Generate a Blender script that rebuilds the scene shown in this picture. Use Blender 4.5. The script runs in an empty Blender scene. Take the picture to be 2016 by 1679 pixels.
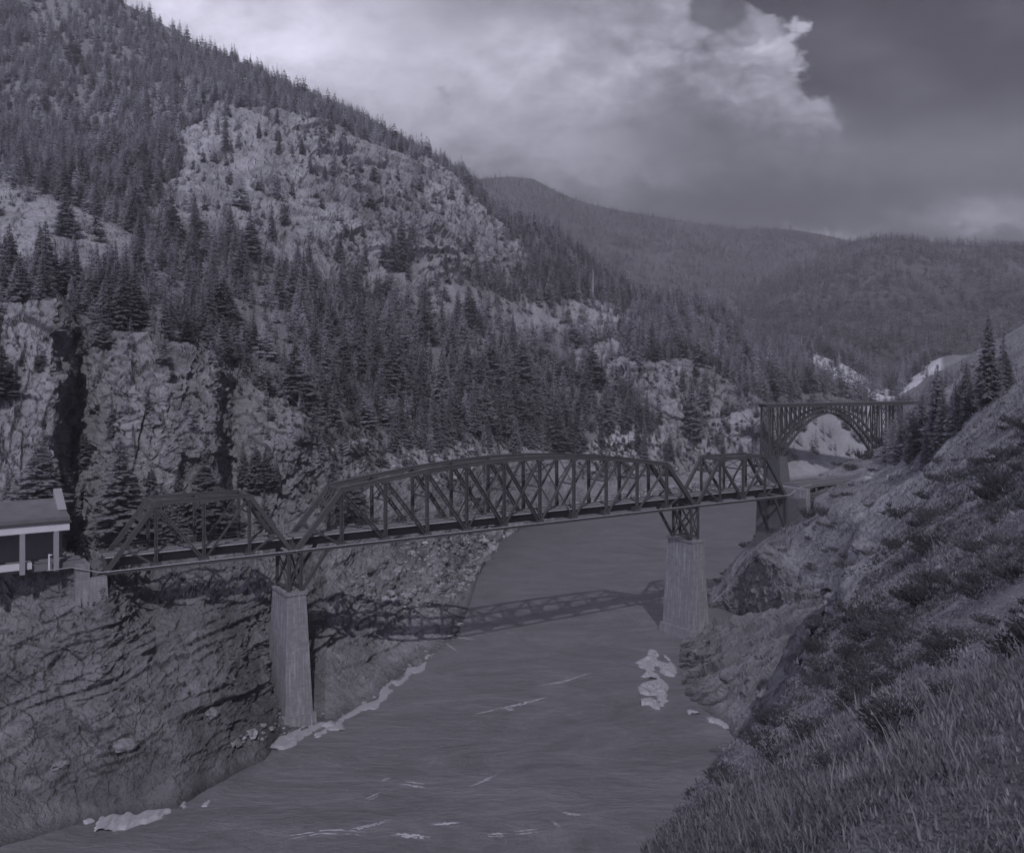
import bpy, bmesh, math, random
import numpy as np
from mathutils import Vector, Matrix
rng = np.random.default_rng(7); random.seed(7)
S = bpy.context.scene; COL = S.collection
# ------------------------------------------------------------------ camera, sky, sun, exposure
F, CX, HY, CZ = 1829.0, 1008.0, 715.0, 62.0      # focal length and horizon in photo pixels, camera height over the river
cam = bpy.data.cameras.new('camera'); co = bpy.data.objects.new('camera', cam); COL.objects.link(co)
cam.sensor_width = 36; cam.sensor_fit = 'HORIZONTAL'; cam.lens = 36*F/2016
cam.shift_y = -(839.5-HY)/2016; cam.clip_start = .2; cam.clip_end = 20000
co.location = (0, 0, CZ); co.rotation_euler = (math.pi/2, 0, 0); S.camera = co
S.view_settings.view_transform = 'Standard'; S.view_settings.look = 'None'
S.view_settings.exposure = .75; S.view_settings.gamma = 1; S.view_settings.use_curve_mapping = False
SUN_EL, SUN_DX = math.radians(42.5), -.124       # the light travels away from the camera, a little to the left
sl = bpy.data.lights.new('sun', 'SUN'); so = bpy.data.objects.new('sun', sl); COL.objects.link(so)
sl.energy = 2.0; sl.angle = math.radians(.55); sl.color = (1, .985, .96)
ld = Vector((SUN_DX, 1, 0)).normalized()*math.cos(SUN_EL) + Vector((0, 0, -math.sin(SUN_EL)))
so.rotation_euler = ld.to_track_quat('-Z', 'Y').to_euler(); so.location = (20, -60, 160)
TINT = (1.0, .985, 1.16)
def nd(nt, typ, **kw):
    n = nt.nodes.new(typ)
    for k, v in kw.items():
        if k.startswith('i_'):
            n.inputs[k[2:].replace('_', ' ')].default_value = v
        else: setattr(n, k, v)
    return n
def mth(nt, op, a, b=None, c=None, clamp=False):
    n = nt.nodes.new('ShaderNodeMath'); n.operation = op; n.use_clamp = clamp
    for i, v in enumerate((a, b, c)):
        if v is None: continue
        if isinstance(v, (int, float)): n.inputs[i].default_value = v
        else: nt.links.new(v, n.inputs[i])
    return n.outputs[0]
W = bpy.data.worlds.new('World'); S.world = W; W.use_nodes = True
def build_world():
    nt = W.node_tree; nt.nodes.clear(); L = nt.links
    out = nd(nt, 'ShaderNodeOutputWorld'); bg = nd(nt, 'ShaderNodeBackground'); L.new(bg.outputs[0], out.inputs[0])
    bg.inputs[1].default_value = .1
    sky = nd(nt, 'ShaderNodeTexSky', sky_type='NISHITA', sun_disc=False, sun_elevation=SUN_EL)
    sky.sun_rotation = math.radians(180+7)
    bw = nd(nt, 'ShaderNodeRGBToBW'); L.new(sky.outputs[0], bw.inputs[0])
    tc = nd(nt, 'ShaderNodeTexCoord'); sp = nd(nt, 'ShaderNodeSeparateXYZ'); L.new(tc.outputs['Generated'], sp.inputs[0])
    y = mth(nt, 'MAXIMUM', mth(nt, 'ABSOLUTE', sp.outputs[1]), .15)
    u = mth(nt, 'DIVIDE', sp.outputs[0], y); w = mth(nt, 'DIVIDE', sp.outputs[2], y)     # sky coordinates on the plane one unit ahead
    # cloud noise, stretched sideways
    cb = nd(nt, 'ShaderNodeCombineXYZ'); L.new(u, cb.inputs[0]); L.new(mth(nt, 'MULTIPLY', w, 1.5), cb.inputs[1])
    def noise(scale, det, rough, dist=0., off=0.):
        m = nd(nt, 'ShaderNodeMapping'); m.inputs['Location'].default_value = (off, off*.7, off*.3); L.new(cb.outputs[0], m.inputs[0])
        n = nd(nt, 'ShaderNodeTexNoise'); L.new(m.outputs[0], n.inputs['Vector'])
        n.inputs['Scale'].default_value = scale; n.inputs['Detail'].default_value = det
        n.inputs['Roughness'].default_value = rough; n.inputs['Distortion'].default_value = dist
        return n.outputs[0]
    n1 = noise(5.0, 7, .55, .35, 3.1); n2 = noise(13, 6, .6, .2, 7.7); n3 = noise(26, 5, .62, .3, 1.3)
    def billow(scale, off):
        m = nd(nt, 'ShaderNodeMapping'); m.inputs['Location'].default_value = (off, off*.6, 0); L.new(cb.outputs[0], m.inputs[0])
        dm = nd(nt, 'ShaderNodeMix', data_type='RGBA', blend_type='LINEAR_LIGHT'); dm.inputs[0].default_value = .05; L.new(m.outputs[0], dm.inputs[6])
        nn = nd(nt, 'ShaderNodeTexNoise', i_Scale=16., i_Detail=4.); L.new(cb.outputs[0], nn.inputs['Vector']); L.new(nn.outputs['Color'], dm.inputs[7])
        v = nd(nt, 'ShaderNodeTexVoronoi', feature='SMOOTH_F1', i_Scale=scale, i_Smoothness=.45); L.new(dm.outputs[2], v.inputs['Vector'])
        return mth(nt, 'SUBTRACT', .5, v.outputs['Distance'])
    v1 = billow(8, 2.2); v2 = billow(19, 5.4); v3 = billow(44, .7)
    puff = mth(nt, 'ADD', mth(nt, 'ADD', v1, mth(nt, 'MULTIPLY', v2, .55)), mth(nt, 'MULTIPLY', v3, .3))
    wx = mth(nt, 'MULTIPLY', mth(nt, 'SUBTRACT', n1, .5), .16); wx2 = mth(nt, 'MULTIPLY', mth(nt, 'SUBTRACT', n2, .5), .09)
    uu = mth(nt, 'ADD', mth(nt, 'ADD', u, wx), wx2); ww = mth(nt, 'ADD', w, mth(nt, 'MULTIPLY', mth(nt, 'SUBTRACT', n3, .5), .05))
    def blob(px, py, sx, sy, a, uu=uu, ww=ww):
        du = mth(nt, 'DIVIDE', mth(nt, 'SUBTRACT', uu, (px-CX)/F), sx/F); dw = mth(nt, 'DIVIDE', mth(nt, 'SUBTRACT', ww, (HY-py)/F), sy/F)
        e = mth(nt, 'EXPONENT', mth(nt, 'MULTIPLY', mth(nt, 'ADD', mth(nt, 'MULTIPLY', du, du), mth(nt, 'MULTIPLY', dw, dw)), -1.0))
        return mth(nt, 'MULTIPLY', e, a)
    val = None
    for b in CLOUDS:
        v = blob(*b); val = v if val is None else mth(nt, 'ADD', val, v)
    val = mth(nt, 'ADD', mth(nt, 'MULTIPLY', val, 1.45), CLOUD_BASE)
    tex = mth(nt, 'ADD', mth(nt, 'MULTIPLY', mth(nt, 'SUBTRACT', n1, .5), .9), mth(nt, 'ADD', mth(nt, 'MULTIPLY', mth(nt, 'SUBTRACT', n2, .5), .65), mth(nt, 'MULTIPLY', mth(nt, 'SUBTRACT', n3, .5), .35)))
    cloud = mth(nt, 'MULTIPLY', val, mth(nt, 'ADD', mth(nt, 'MULTIPLY', tex, 1.35), 1.0)); cloud = mth(nt, 'MULTIPLY', mth(nt, 'MAXIMUM', cloud, .4), 1.6)
    # added fill light: unseen sky overhead and behind the camera brightened
    over = nd(nt, 'ShaderNodeMapRange', interpolation_type='SMOOTHSTEP'); L.new(sp.outputs[2], over.inputs[0]); over.inputs[1].default_value = .42; over.inputs[2].default_value = .8
    beh = nd(nt, 'ShaderNodeMapRange', interpolation_type='SMOOTHSTEP'); L.new(sp.outputs[1], beh.inputs[0]); beh.inputs[1].default_value = .25; beh.inputs[2].default_value = -.5
    cloud = mth(nt, 'ADD', cloud, mth(nt, 'MULTIPLY', mth(nt, 'MAXIMUM', over.outputs[0], beh.outputs[0]), SKY_FILL))
    # the clear gap on the right: edge of the towering cloud
    edge = mth(nt, 'SUBTRACT', mth(nt, 'SUBTRACT', u, (1632-CX)/F), mth(nt, 'MULTIPLY', mth(nt, 'SUBTRACT', puff, .35), .085))
    edge = mth(nt, 'SUBTRACT', edge, mth(nt, 'MULTIPLY', mth(nt, 'SUBTRACT', (HY-130)/F, w), .5))
    # rounded light and dark lumps fade towards the left and the horizon
    lump = blob(1480, 120, 420, 190, 1.0, u, w)
    cloud = mth(nt, 'MULTIPLY', cloud, mth(nt, 'ADD', 1.0, mth(nt, 'MULTIPLY', lump, mth(nt, 'MULTIPLY', mth(nt, 'SUBTRACT', puff, .32), 1.1))))
    mr = nd(nt, 'ShaderNodeMapRange', interpolation_type='SMOOTHSTEP'); L.new(edge, mr.inputs[0])
    mr.inputs[1].default_value = -.003; mr.inputs[2].default_value = .016
    low = nd(nt, 'ShaderNodeMapRange', interpolation_type='SMOOTHSTEP')
    L.new(mth(nt, 'ADD', w, mth(nt, 'MULTIPLY', mth(nt, 'SUBTRACT', n1, .5), .12)), low.inputs[0])
    low.inputs[1].default_value = (HY-300)/F; low.inputs[2].default_value = (HY-175)/F
    hole = nd(nt, 'ShaderNodeMapRange', interpolation_type='SMOOTHSTEP'); L.new(mth(nt, 'SUBTRACT', blob(1412, 20, 48, 34, 1.0, u, w), mth(nt, 'MULTIPLY', puff, .55)), hole.inputs[0]); hole.inputs[1].default_value = .22; hole.inputs[2].default_value = .5
    gap = mth(nt, 'MAXIMUM', mth(nt, 'MULTIPLY', mr.outputs[0], low.outputs[0]), mth(nt, 'MULTIPLY', hole.outputs[0], .7))
    clear = mth(nt, 'ADD', mth(nt, 'MULTIPLY', bw.outputs[0], CLEAR), mth(nt, 'MULTIPLY', mth(nt, 'MAXIMUM', mth(nt, 'SUBTRACT', n1, .46), 0.), 2.2))
    mx = nd(nt, 'ShaderNodeMix', data_type='FLOAT'); L.new(gap, mx.inputs[0]); L.new(cloud, mx.inputs[2]); L.new(clear, mx.inputs[3])
    col = nd(nt, 'ShaderNodeMix', data_type='RGBA', blend_type='MULTIPLY'); col.inputs[0].default_value = 1
    L.new(mx.outputs[0], col.inputs[6]); col.inputs[7].default_value = (1.0, .985, 1.2, 1)
    L.new(col.outputs[2], bg.inputs[0])
# px, py, half width, half height, brightness (times .1)
CLOUD_BASE = .85
CLEAR = .03
SKY_FILL = 9.
CLOUDS = [(430, 60, 330, 200, 2.3), (700, 110, 260, 150, 1.1), (1110, 120, 200, 110, 1.5), (1330, 60, 130, 80, 1.7), (1560, 110, 130, 120, 1.8),
          (1000, 250, 300, 90, .9), (1580, 200, 110, 60, .8), (1180, 330, 170, 60, .6), (1940, 425, 110, 34, 1.3), (1620, 462, 90, 14, .9),
          (1420, 230, 200, 80, -.35), (1500, 400, 320, 60, -.35)]
build_world()
# ------------------------------------------------------------------ helpers
def P(px, py, d): return np.array(((px-CX)/F*d, d, CZ-(py-HY)/F*d))
def proj(V):
    y = np.maximum(V[..., 1], .01); return CX+F*V[..., 0]/y, HY+F*(CZ-V[..., 2])/y
_perm = np.random.default_rng(3).permutation(4096)
_g = np.random.default_rng(4).normal(size=(4096, 3)); _g /= np.linalg.norm(_g, axis=1)[:, None]
_r = np.random.default_rng(5).random((4096, 3))
def _h(i, j, k): return _perm[(_perm[(_perm[i & 4095]+j) & 4095]+k) & 4095]
def perlin(p):
    i = np.floor(p).astype(np.int64); f = p-i; s = f*f*f*(f*(f*6-15)+10); o = 0
    for a in (0, 1):
        wa = s[:, 0] if a else 1-s[:, 0]
        for b in (0, 1):
            wb = s[:, 1] if b else 1-s[:, 1]
            for c in (0, 1):
                wc = s[:, 2] if c else 1-s[:, 2]
                g = _g[_h(i[:, 0]+a, i[:, 1]+b, i[:, 2]+c)]
                o = o+wa*wb*wc*(g[:, 0]*(f[:, 0]-a)+g[:, 1]*(f[:, 1]-b)+g[:, 2]*(f[:, 2]-c))
    return o
def fbm(p, n=4, lac=2.1, gain=.5, ridge=False):
    a, t, q = 1., 0, p.copy()
    for _ in range(n):
        v = perlin(q); t = t+a*((.5-np.abs(v)*1.6) if ridge else v); a *= gain; q = q*lac+17.3
    return t
def blocks(p):                     # flat tilted facets, one per random cell; returns offset and closeness to the cell's edge
    i = np.floor(p).astype(np.int64); best = np.full(len(p), 9e9); sec = best.copy(); off = np.zeros(len(p))
    for a in (-1, 0, 1):
        for b in (-1, 0, 1):
            for c in (-1, 0, 1):
                h = _h(i[:, 0]+a, i[:, 1]+b, i[:, 2]+c); r = _r[h]
                d = p-(i+np.array((a, b, c))+r); dd = (d*d).sum(1); m = dd < best
                sec = np.where(m, best, np.minimum(sec, dd)); best = np.where(m, dd, best)
                g = _g[(h*7) & 4095]
                off = np.where(m, (r[:, 0]-.5)+.9*(g*d).sum(1), off)
    return off, np.sqrt(sec)-np.sqrt(best)
def inpoly(px, py, poly):
    c = np.zeros(px.shape, bool); n = len(poly)
    for k in range(n):
        x0, y0 = poly[k]; x1, y1 = poly[(k+1) % n]
        if y0 == y1: continue
        c ^= ((y0 > py) != (y1 > py)) & (px < (x1-x0)*(py-y0)/(y1-y0)+x0)
    return c
def mesh_np(name, V, faces, mat=None, smooth=False, attrs=None):
    V = np.asarray(V, np.float32); me = bpy.data.meshes.new(name)
    me.vertices.add(len(V)); me.vertices.foreach_set('co', V.ravel())
    if not isinstance(faces, list): faces = [faces]
    faces = [np.asarray(f, np.int32) for f in faces if len(f)]
    lv = np.concatenate([f.ravel() for f in faces]); tot = np.concatenate([np.full(len(f), f.shape[1], np.int32) for f in faces])
    me.loops.add(len(lv)); me.loops.foreach_set('vertex_index', lv)
    me.polygons.add(len(tot)); st = np.concatenate(([0], np.cumsum(tot)[:-1])).astype(np.int32)
    me.polygons.foreach_set('loop_start', st); me.polygons.foreach_set('loop_total', tot)
    me.polygons.foreach_set('use_smooth', np.full(len(tot), smooth))
    me.update(calc_edges=True)
    for k, a in (attrs or {}).items():
        at = me.attributes.new(k, 'FLOAT', 'POINT'); at.data.foreach_set('value', np.asarray(a, np.float32))
    if mat: me.materials.append(mat)
    return me
def link(name, me, parent=None):
    o = bpy.data.objects.new(name, me); COL.objects.link(o)
    if parent: o.parent = parent
    return o
def tag(o, label=None, cat=None, group=None, kind=None):
    if label: o['label'] = label
    if cat: o['category'] = cat
    if group: o['group'] = group
    if kind: o['kind'] = kind
    return o
def empty(name, loc=(0, 0, 0)):
    o = bpy.data.objects.new(name, None); o.location = loc; COL.objects.link(o); return o
def grid_faces(nr, nc):
    a = np.arange(nr*nc).reshape(nr, nc)
    return np.stack([a[:-1, :-1].ravel(), a[:-1, 1:].ravel(), a[1:, 1:].ravel(), a[1:, :-1].ravel()], 1)
def grid_normals(G):
    du = np.gradient(G, axis=1); dv = np.gradient(G, axis=0); n = np.cross(du, dv)
    return n/np.maximum(np.linalg.norm(n, axis=2, keepdims=True), 1e-9)
def smooth2(A, n, ax=(0, 1)):
    for _ in range(n):
        for x in ax:
            B = A.copy(); sl_ = [slice(None)]*A.ndim
            def s(a, b): q = list(sl_); q[x] = slice(a, b); return tuple(q)
            B[s(1, -1)] = (A[s(0, -2)]+2*A[s(1, -1)]+A[s(2, None)])/4; A = B
    return A
# ------------------------------------------------------------------ materials
def new_mat(name):
    m = bpy.data.materials.new(name); m.use_nodes = True; nt = m.node_tree
    return m, nt, nt.nodes['Principled BSDF']
def tinted(v, a=1): return (v*TINT[0], v*TINT[1], v*TINT[2], a)
def ground_mat(name, base, var, bump=1.0, scales=(.5, .09), cracks=0., crack_scale=.12, rough=.95, bdist=.6):
    """albedo = attribute 'tone' * noise; bump from noise and, for rock, cracks between cells"""
    m, nt, b = new_mat(name); L = nt.links
    geo = nd(nt, 'ShaderNodeNewGeometry'); at = nd(nt, 'ShaderNodeAttribute', attribute_name='tone')
    n = []
    for s in scales:
        x = nd(nt, 'ShaderNodeTexNoise', i_Scale=s, i_Detail=10., i_Roughness=.7); L.new(geo.outputs['Position'], x.inputs['Vector']); n.append(x.outputs[0])
    f = mth(nt, 'ADD', 1.0, mth(nt, 'ADD', mth(nt, 'MULTIPLY', mth(nt, 'SUBTRACT', n[0], .5), var*2), mth(nt, 'MULTIPLY', mth(nt, 'SUBTRACT', n[1], .5), var*1.4)))
    hgt = mth(nt, 'ADD', n[0], mth(nt, 'MULTIPLY', n[1], 2.))
    if cracks:
        rk = nd(nt, 'ShaderNodeAttribute', attribute_name='rock')
        dn = nd(nt, 'ShaderNodeTexNoise', i_Scale=crack_scale*2.2, i_Detail=4.); L.new(geo.outputs['Position'], dn.inputs['Vector'])
        mp = nd(nt, 'ShaderNodeMix', data_type='RGBA', blend_type='LINEAR_LIGHT'); mp.inputs[0].default_value = .35/crack_scale*.25
        L.new(geo.outputs['Position'], mp.inputs[6]); L.new(dn.outputs['Color'], mp.inputs[7])
        vo = nd(nt, 'ShaderNodeTexVoronoi', feature='DISTANCE_TO_EDGE', i_Scale=crack_scale); L.new(mp.outputs[2], vo.inputs['Vector'])
        mr = nd(nt, 'ShaderNodeMapRange'); L.new(vo.outputs['Distance'], mr.inputs[0]); mr.inputs[2].default_value = .05
        ck = mth(nt, 'MULTIPLY', mth(nt, 'SUBTRACT', 1., mr.outputs[0]), rk.outputs['Fac'])
        f = mth(nt, 'MULTIPLY', f, mth(nt, 'SUBTRACT', 1., mth(nt, 'MULTIPLY', ck, cracks*.55)))
        hgt = mth(nt, 'SUBTRACT', hgt, mth(nt, 'MULTIPLY', ck, cracks*1.2))
    v = mth(nt, 'MAXIMUM', mth(nt, 'MULTIPLY', mth(nt, 'MULTIPLY', f, at.outputs['Fac']), base), .01)
    mx = nd(nt, 'ShaderNodeMix', data_type='RGBA', blend_type='MULTIPLY'); mx.inputs[0].default_value = 1; L.new(v, mx.inputs[6]); mx.inputs[7].default_value = tinted(1)
    L.new(mx.outputs[2], b.inputs['Base Color'])
    bp = nd(nt, 'ShaderNodeBump'); bp.inputs['Strength'].default_value = bump; bp.inputs['Distance'].default_value = bdist
    L.new(hgt, bp.inputs['Height']); L.new(bp.outputs[0], b.inputs['Normal'])
    b.inputs['Roughness'].default_value = rough; b.inputs['Specular IOR Level'].default_value = .1
    return m
def plain_mat(name, base, var=.15, scale=2., rough=.8, bump=.0, spec=.2, stretch=(1, 1, 1), obj_random=0.):
    m, nt, b = new_mat(name); L = nt.links
    tc = nd(nt, 'ShaderNodeTexCoord'); mp = nd(nt, 'ShaderNodeMapping'); mp.inputs['Scale'].default_value = stretch
    L.new(tc.outputs['Object'], mp.inputs[0])
    x = nd(nt, 'ShaderNodeTexNoise', i_Scale=scale, i_Detail=6., i_Roughness=.65); L.new(mp.outputs[0], x.inputs['Vector'])
    v = mth(nt, 'MULTIPLY', mth(nt, 'ADD', 1., mth(nt, 'MULTIPLY', mth(nt, 'SUBTRACT', x.outputs[0], .5), var*2)), base)
    if obj_random:
        oi = nd(nt, 'ShaderNodeObjectInfo'); v = mth(nt, 'MULTIPLY', v, mth(nt, 'ADD', 1-obj_random, mth(nt, 'MULTIPLY', oi.outputs['Random'], 2*obj_random)))
    mx = nd(nt, 'ShaderNodeMix', data_type='RGBA', blend_type='MULTIPLY'); mx.inputs[0].default_value = 1; L.new(v, mx.inputs[6]); mx.inputs[7].default_value = tinted(1)
    L.new(mx.outputs[2], b.inputs['Base Color']); b.inputs['Roughness'].default_value = rough; b.inputs['Specular IOR Level'].default_value = spec
    if bump:
        bp = nd(nt, 'ShaderNodeBump'); bp.inputs['Strength'].default_value = bump; bp.inputs['Distance'].default_value = .1
        L.new(x.outputs[0], bp.inputs['Height']); L.new(bp.outputs[0], b.inputs['Normal'])
    return m
def tone_mat(name, base, rough=.9):            # albedo varies from plant to plant through the 'tone' attribute
    m, nt, b = new_mat(name); L = nt.links
    at = nd(nt, 'ShaderNodeAttribute', attribute_name='tone')
    mx = nd(nt, 'ShaderNodeMix', data_type='RGBA', blend_type='MULTIPLY'); mx.inputs[0].default_value = 1
    L.new(mth(nt, 'MULTIPLY', at.outputs['Fac'], base), mx.inputs[6]); mx.inputs[7].default_value = tinted(1)
    L.new(mx.outputs[2], b.inputs['Base Color']); b.inputs['Roughness'].default_value = rough; b.inputs['Specular IOR Level'].default_value = .05
    return m
def translucent(m, amt):
    nt = m.node_tree; b = nt.nodes['Principled BSDF']; out = nt.nodes['Material Output']; t = nd(nt, 'ShaderNodeBsdfTranslucent'); mx = nd(nt, 'ShaderNodeMixShader'); mx.inputs[0].default_value = amt
    src = b.inputs['Base Color'].links[0].from_socket; g = nd(nt, 'ShaderNodeMix', data_type='RGBA', blend_type='MULTIPLY'); g.inputs[0].default_value = 1; nt.links.new(src, g.inputs[6]); g.inputs[7].default_value = (1.5, 1.5, 1.5, 1)
    nt.links.new(g.outputs[2], t.inputs[0]); nt.links.new(b.outputs[0], mx.inputs[1]); nt.links.new(t.outputs[0], mx.inputs[2]); nt.links.new(mx.outputs[0], out.inputs[0])
def masonry_mat(name, base, bw=.95, bh=.42, streak=.5):
    m, nt, b = new_mat(name); L = nt.links
    uv = nd(nt, 'ShaderNodeUVMap'); br = nd(nt, 'ShaderNodeTexBrick'); L.new(uv.outputs[0], br.inputs['Vector'])
    br.inputs['Scale'].default_value = 1; br.inputs['Brick Width'].default_value = bw; br.inputs['Row Height'].default_value = bh
    br.inputs['Mortar Size'].default_value = .02; br.inputs['Mortar Smooth'].default_value = .4; br.inputs['Bias'].default_value = 0
    br.inputs['Color1'].default_value = (.9, .9, .9, 1); br.inputs['Color2'].default_value = (1.07, 1.07, 1.07, 1); br.inputs['Mortar'].default_value = (.72, .72, .72, 1)
    n1 = nd(nt, 'ShaderNodeTexNoise', i_Scale=1.2, i_Detail=8., i_Roughness=.7)
    mp = nd(nt, 'ShaderNodeMapping'); mp.inputs['Scale'].default_value = (1.6, .12, 1); L.new(uv.outputs[0], mp.inputs[0]); L.new(mp.outputs[0], n1.inputs['Vector'])
    n2 = nd(nt, 'ShaderNodeTexNoise', i_Scale=.9, i_Detail=8., i_Roughness=.7); L.new(uv.outputs[0], n2.inputs['Vector'])
    st = nd(nt, 'ShaderNodeMapRange'); L.new(n1.outputs[0], st.inputs[0]); st.inputs[1].default_value = .5; st.inputs[2].default_value = .68
    v = mth(nt, 'MULTIPLY', mth(nt, 'ADD', mth(nt, 'ADD', .6, mth(nt, 'MULTIPLY', n2.outputs[0], .7)), mth(nt, 'MULTIPLY', st.outputs[0], streak)), base)
    a = nd(nt, 'ShaderNodeMix', data_type='RGBA', blend_type='MULTIPLY'); a.inputs[0].default_value = 1; L.new(br.outputs[0], a.inputs[6]); L.new(v, a.inputs[7])
    c = nd(nt, 'ShaderNodeMix', data_type='RGBA', blend_type='MULTIPLY'); c.inputs[0].default_value = 1; L.new(a.outputs[2], c.inputs[6]); c.inputs[7].default_value = tinted(1)
    L.new(c.outputs[2], b.inputs['Base Color']); b.inputs['Roughness'].default_value = .95; b.inputs['Specular IOR Level'].default_value = .1
    bp = nd(nt, 'ShaderNodeBump'); bp.inputs['Strength'].default_value = .7; bp.inputs['Distance'].default_value = .12
    bwn = nd(nt, 'ShaderNodeRGBToBW'); L.new(br.outputs[0], bwn.inputs[0])
    L.new(mth(nt, 'ADD', bwn.outputs[0], n2.outputs[0]), bp.inputs['Height']); L.new(bp.outputs[0], b.inputs['Normal'])
    return m
M = {}
M['hill'] = ground_mat('hillside_rock', .275, .45, 1., (.55, .09), bdist=1.5)
M['far'] = ground_mat('far_forest_floor', .12, .35, .5, (.06, .014), bdist=3.)
M['bank'] = ground_mat('grassy_bank', .16, .5, .9, (1.4, .16), .15, .17, bdist=.4)
M['conifer'] = plain_mat('conifer_needles', .175, .3, .6, .9, spec=.05, obj_random=.28)
M['bark'] = plain_mat('bark', .09, .3, 3., .95, spec=.05)
M['forest'] = tone_mat('forest_needles', .185)
M['farforest'] = tone_mat('far_needles', .11)
M['grass'] = tone_mat('dry_grass', .15)
M['scrub'] = tone_mat('low_scrub', .1)
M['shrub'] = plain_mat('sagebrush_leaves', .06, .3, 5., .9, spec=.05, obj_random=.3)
for k_ in ('conifer', 'forest', 'farforest', 'grass', 'scrub', 'shrub'): translucent(M[k_], .5)
M['steel'] = plain_mat('weathered_steel', .042, .25, 1.2, .7, spec=.25, obj_random=.12)
M['steel_far'] = plain_mat('dark_steel', .038, .2, .6, .75, spec=.2)
M['timber'] = plain_mat('bridge_timber', .075, .35, 2., .9, spec=.1)
M['pale_timber'] = plain_mat('bleached_timber', .24, .2, 1.5, .8, spec=.1)
M['rail'] = plain_mat('worn_rail', .16, .15, 1., .35, spec=.5)
M['stone'] = masonry_mat('pier_masonry', .15, streak=.75)
M['earth'] = plain_mat('packed_earth', .09, .4, .5, .95, spec=.05, bump=.6)
M['shade_stone'] = masonry_mat('shade_dark_masonry', .085, streak=.2)  # pier masonry with shade darkened into its colour
M['concrete'] = plain_mat('weathered_concrete', .17, .2, .5, .9, spec=.1, bump=.3)
M['white'] = plain_mat('pale_concrete', .36, .15, .6, .85, spec=.1)
M['ice'] = plain_mat('dirty_ice', .21, .22, 1.6, .8, spec=.2, bump=.5)
M['foam'] = plain_mat('foam', .27, .3, 1.5, .9, spec=.1)
M['snag'] = plain_mat('bleached_wood', .4, .2, 1., .9, spec=.1)
M['boulder'] = plain_mat('boulder_stone', .12, .4, 1.3, .95, spec=.05, bump=.6)
M['gravel'] = plain_mat('track_ballast', .11, .4, 6., .95, spec=.05, bump=.5)
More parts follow.
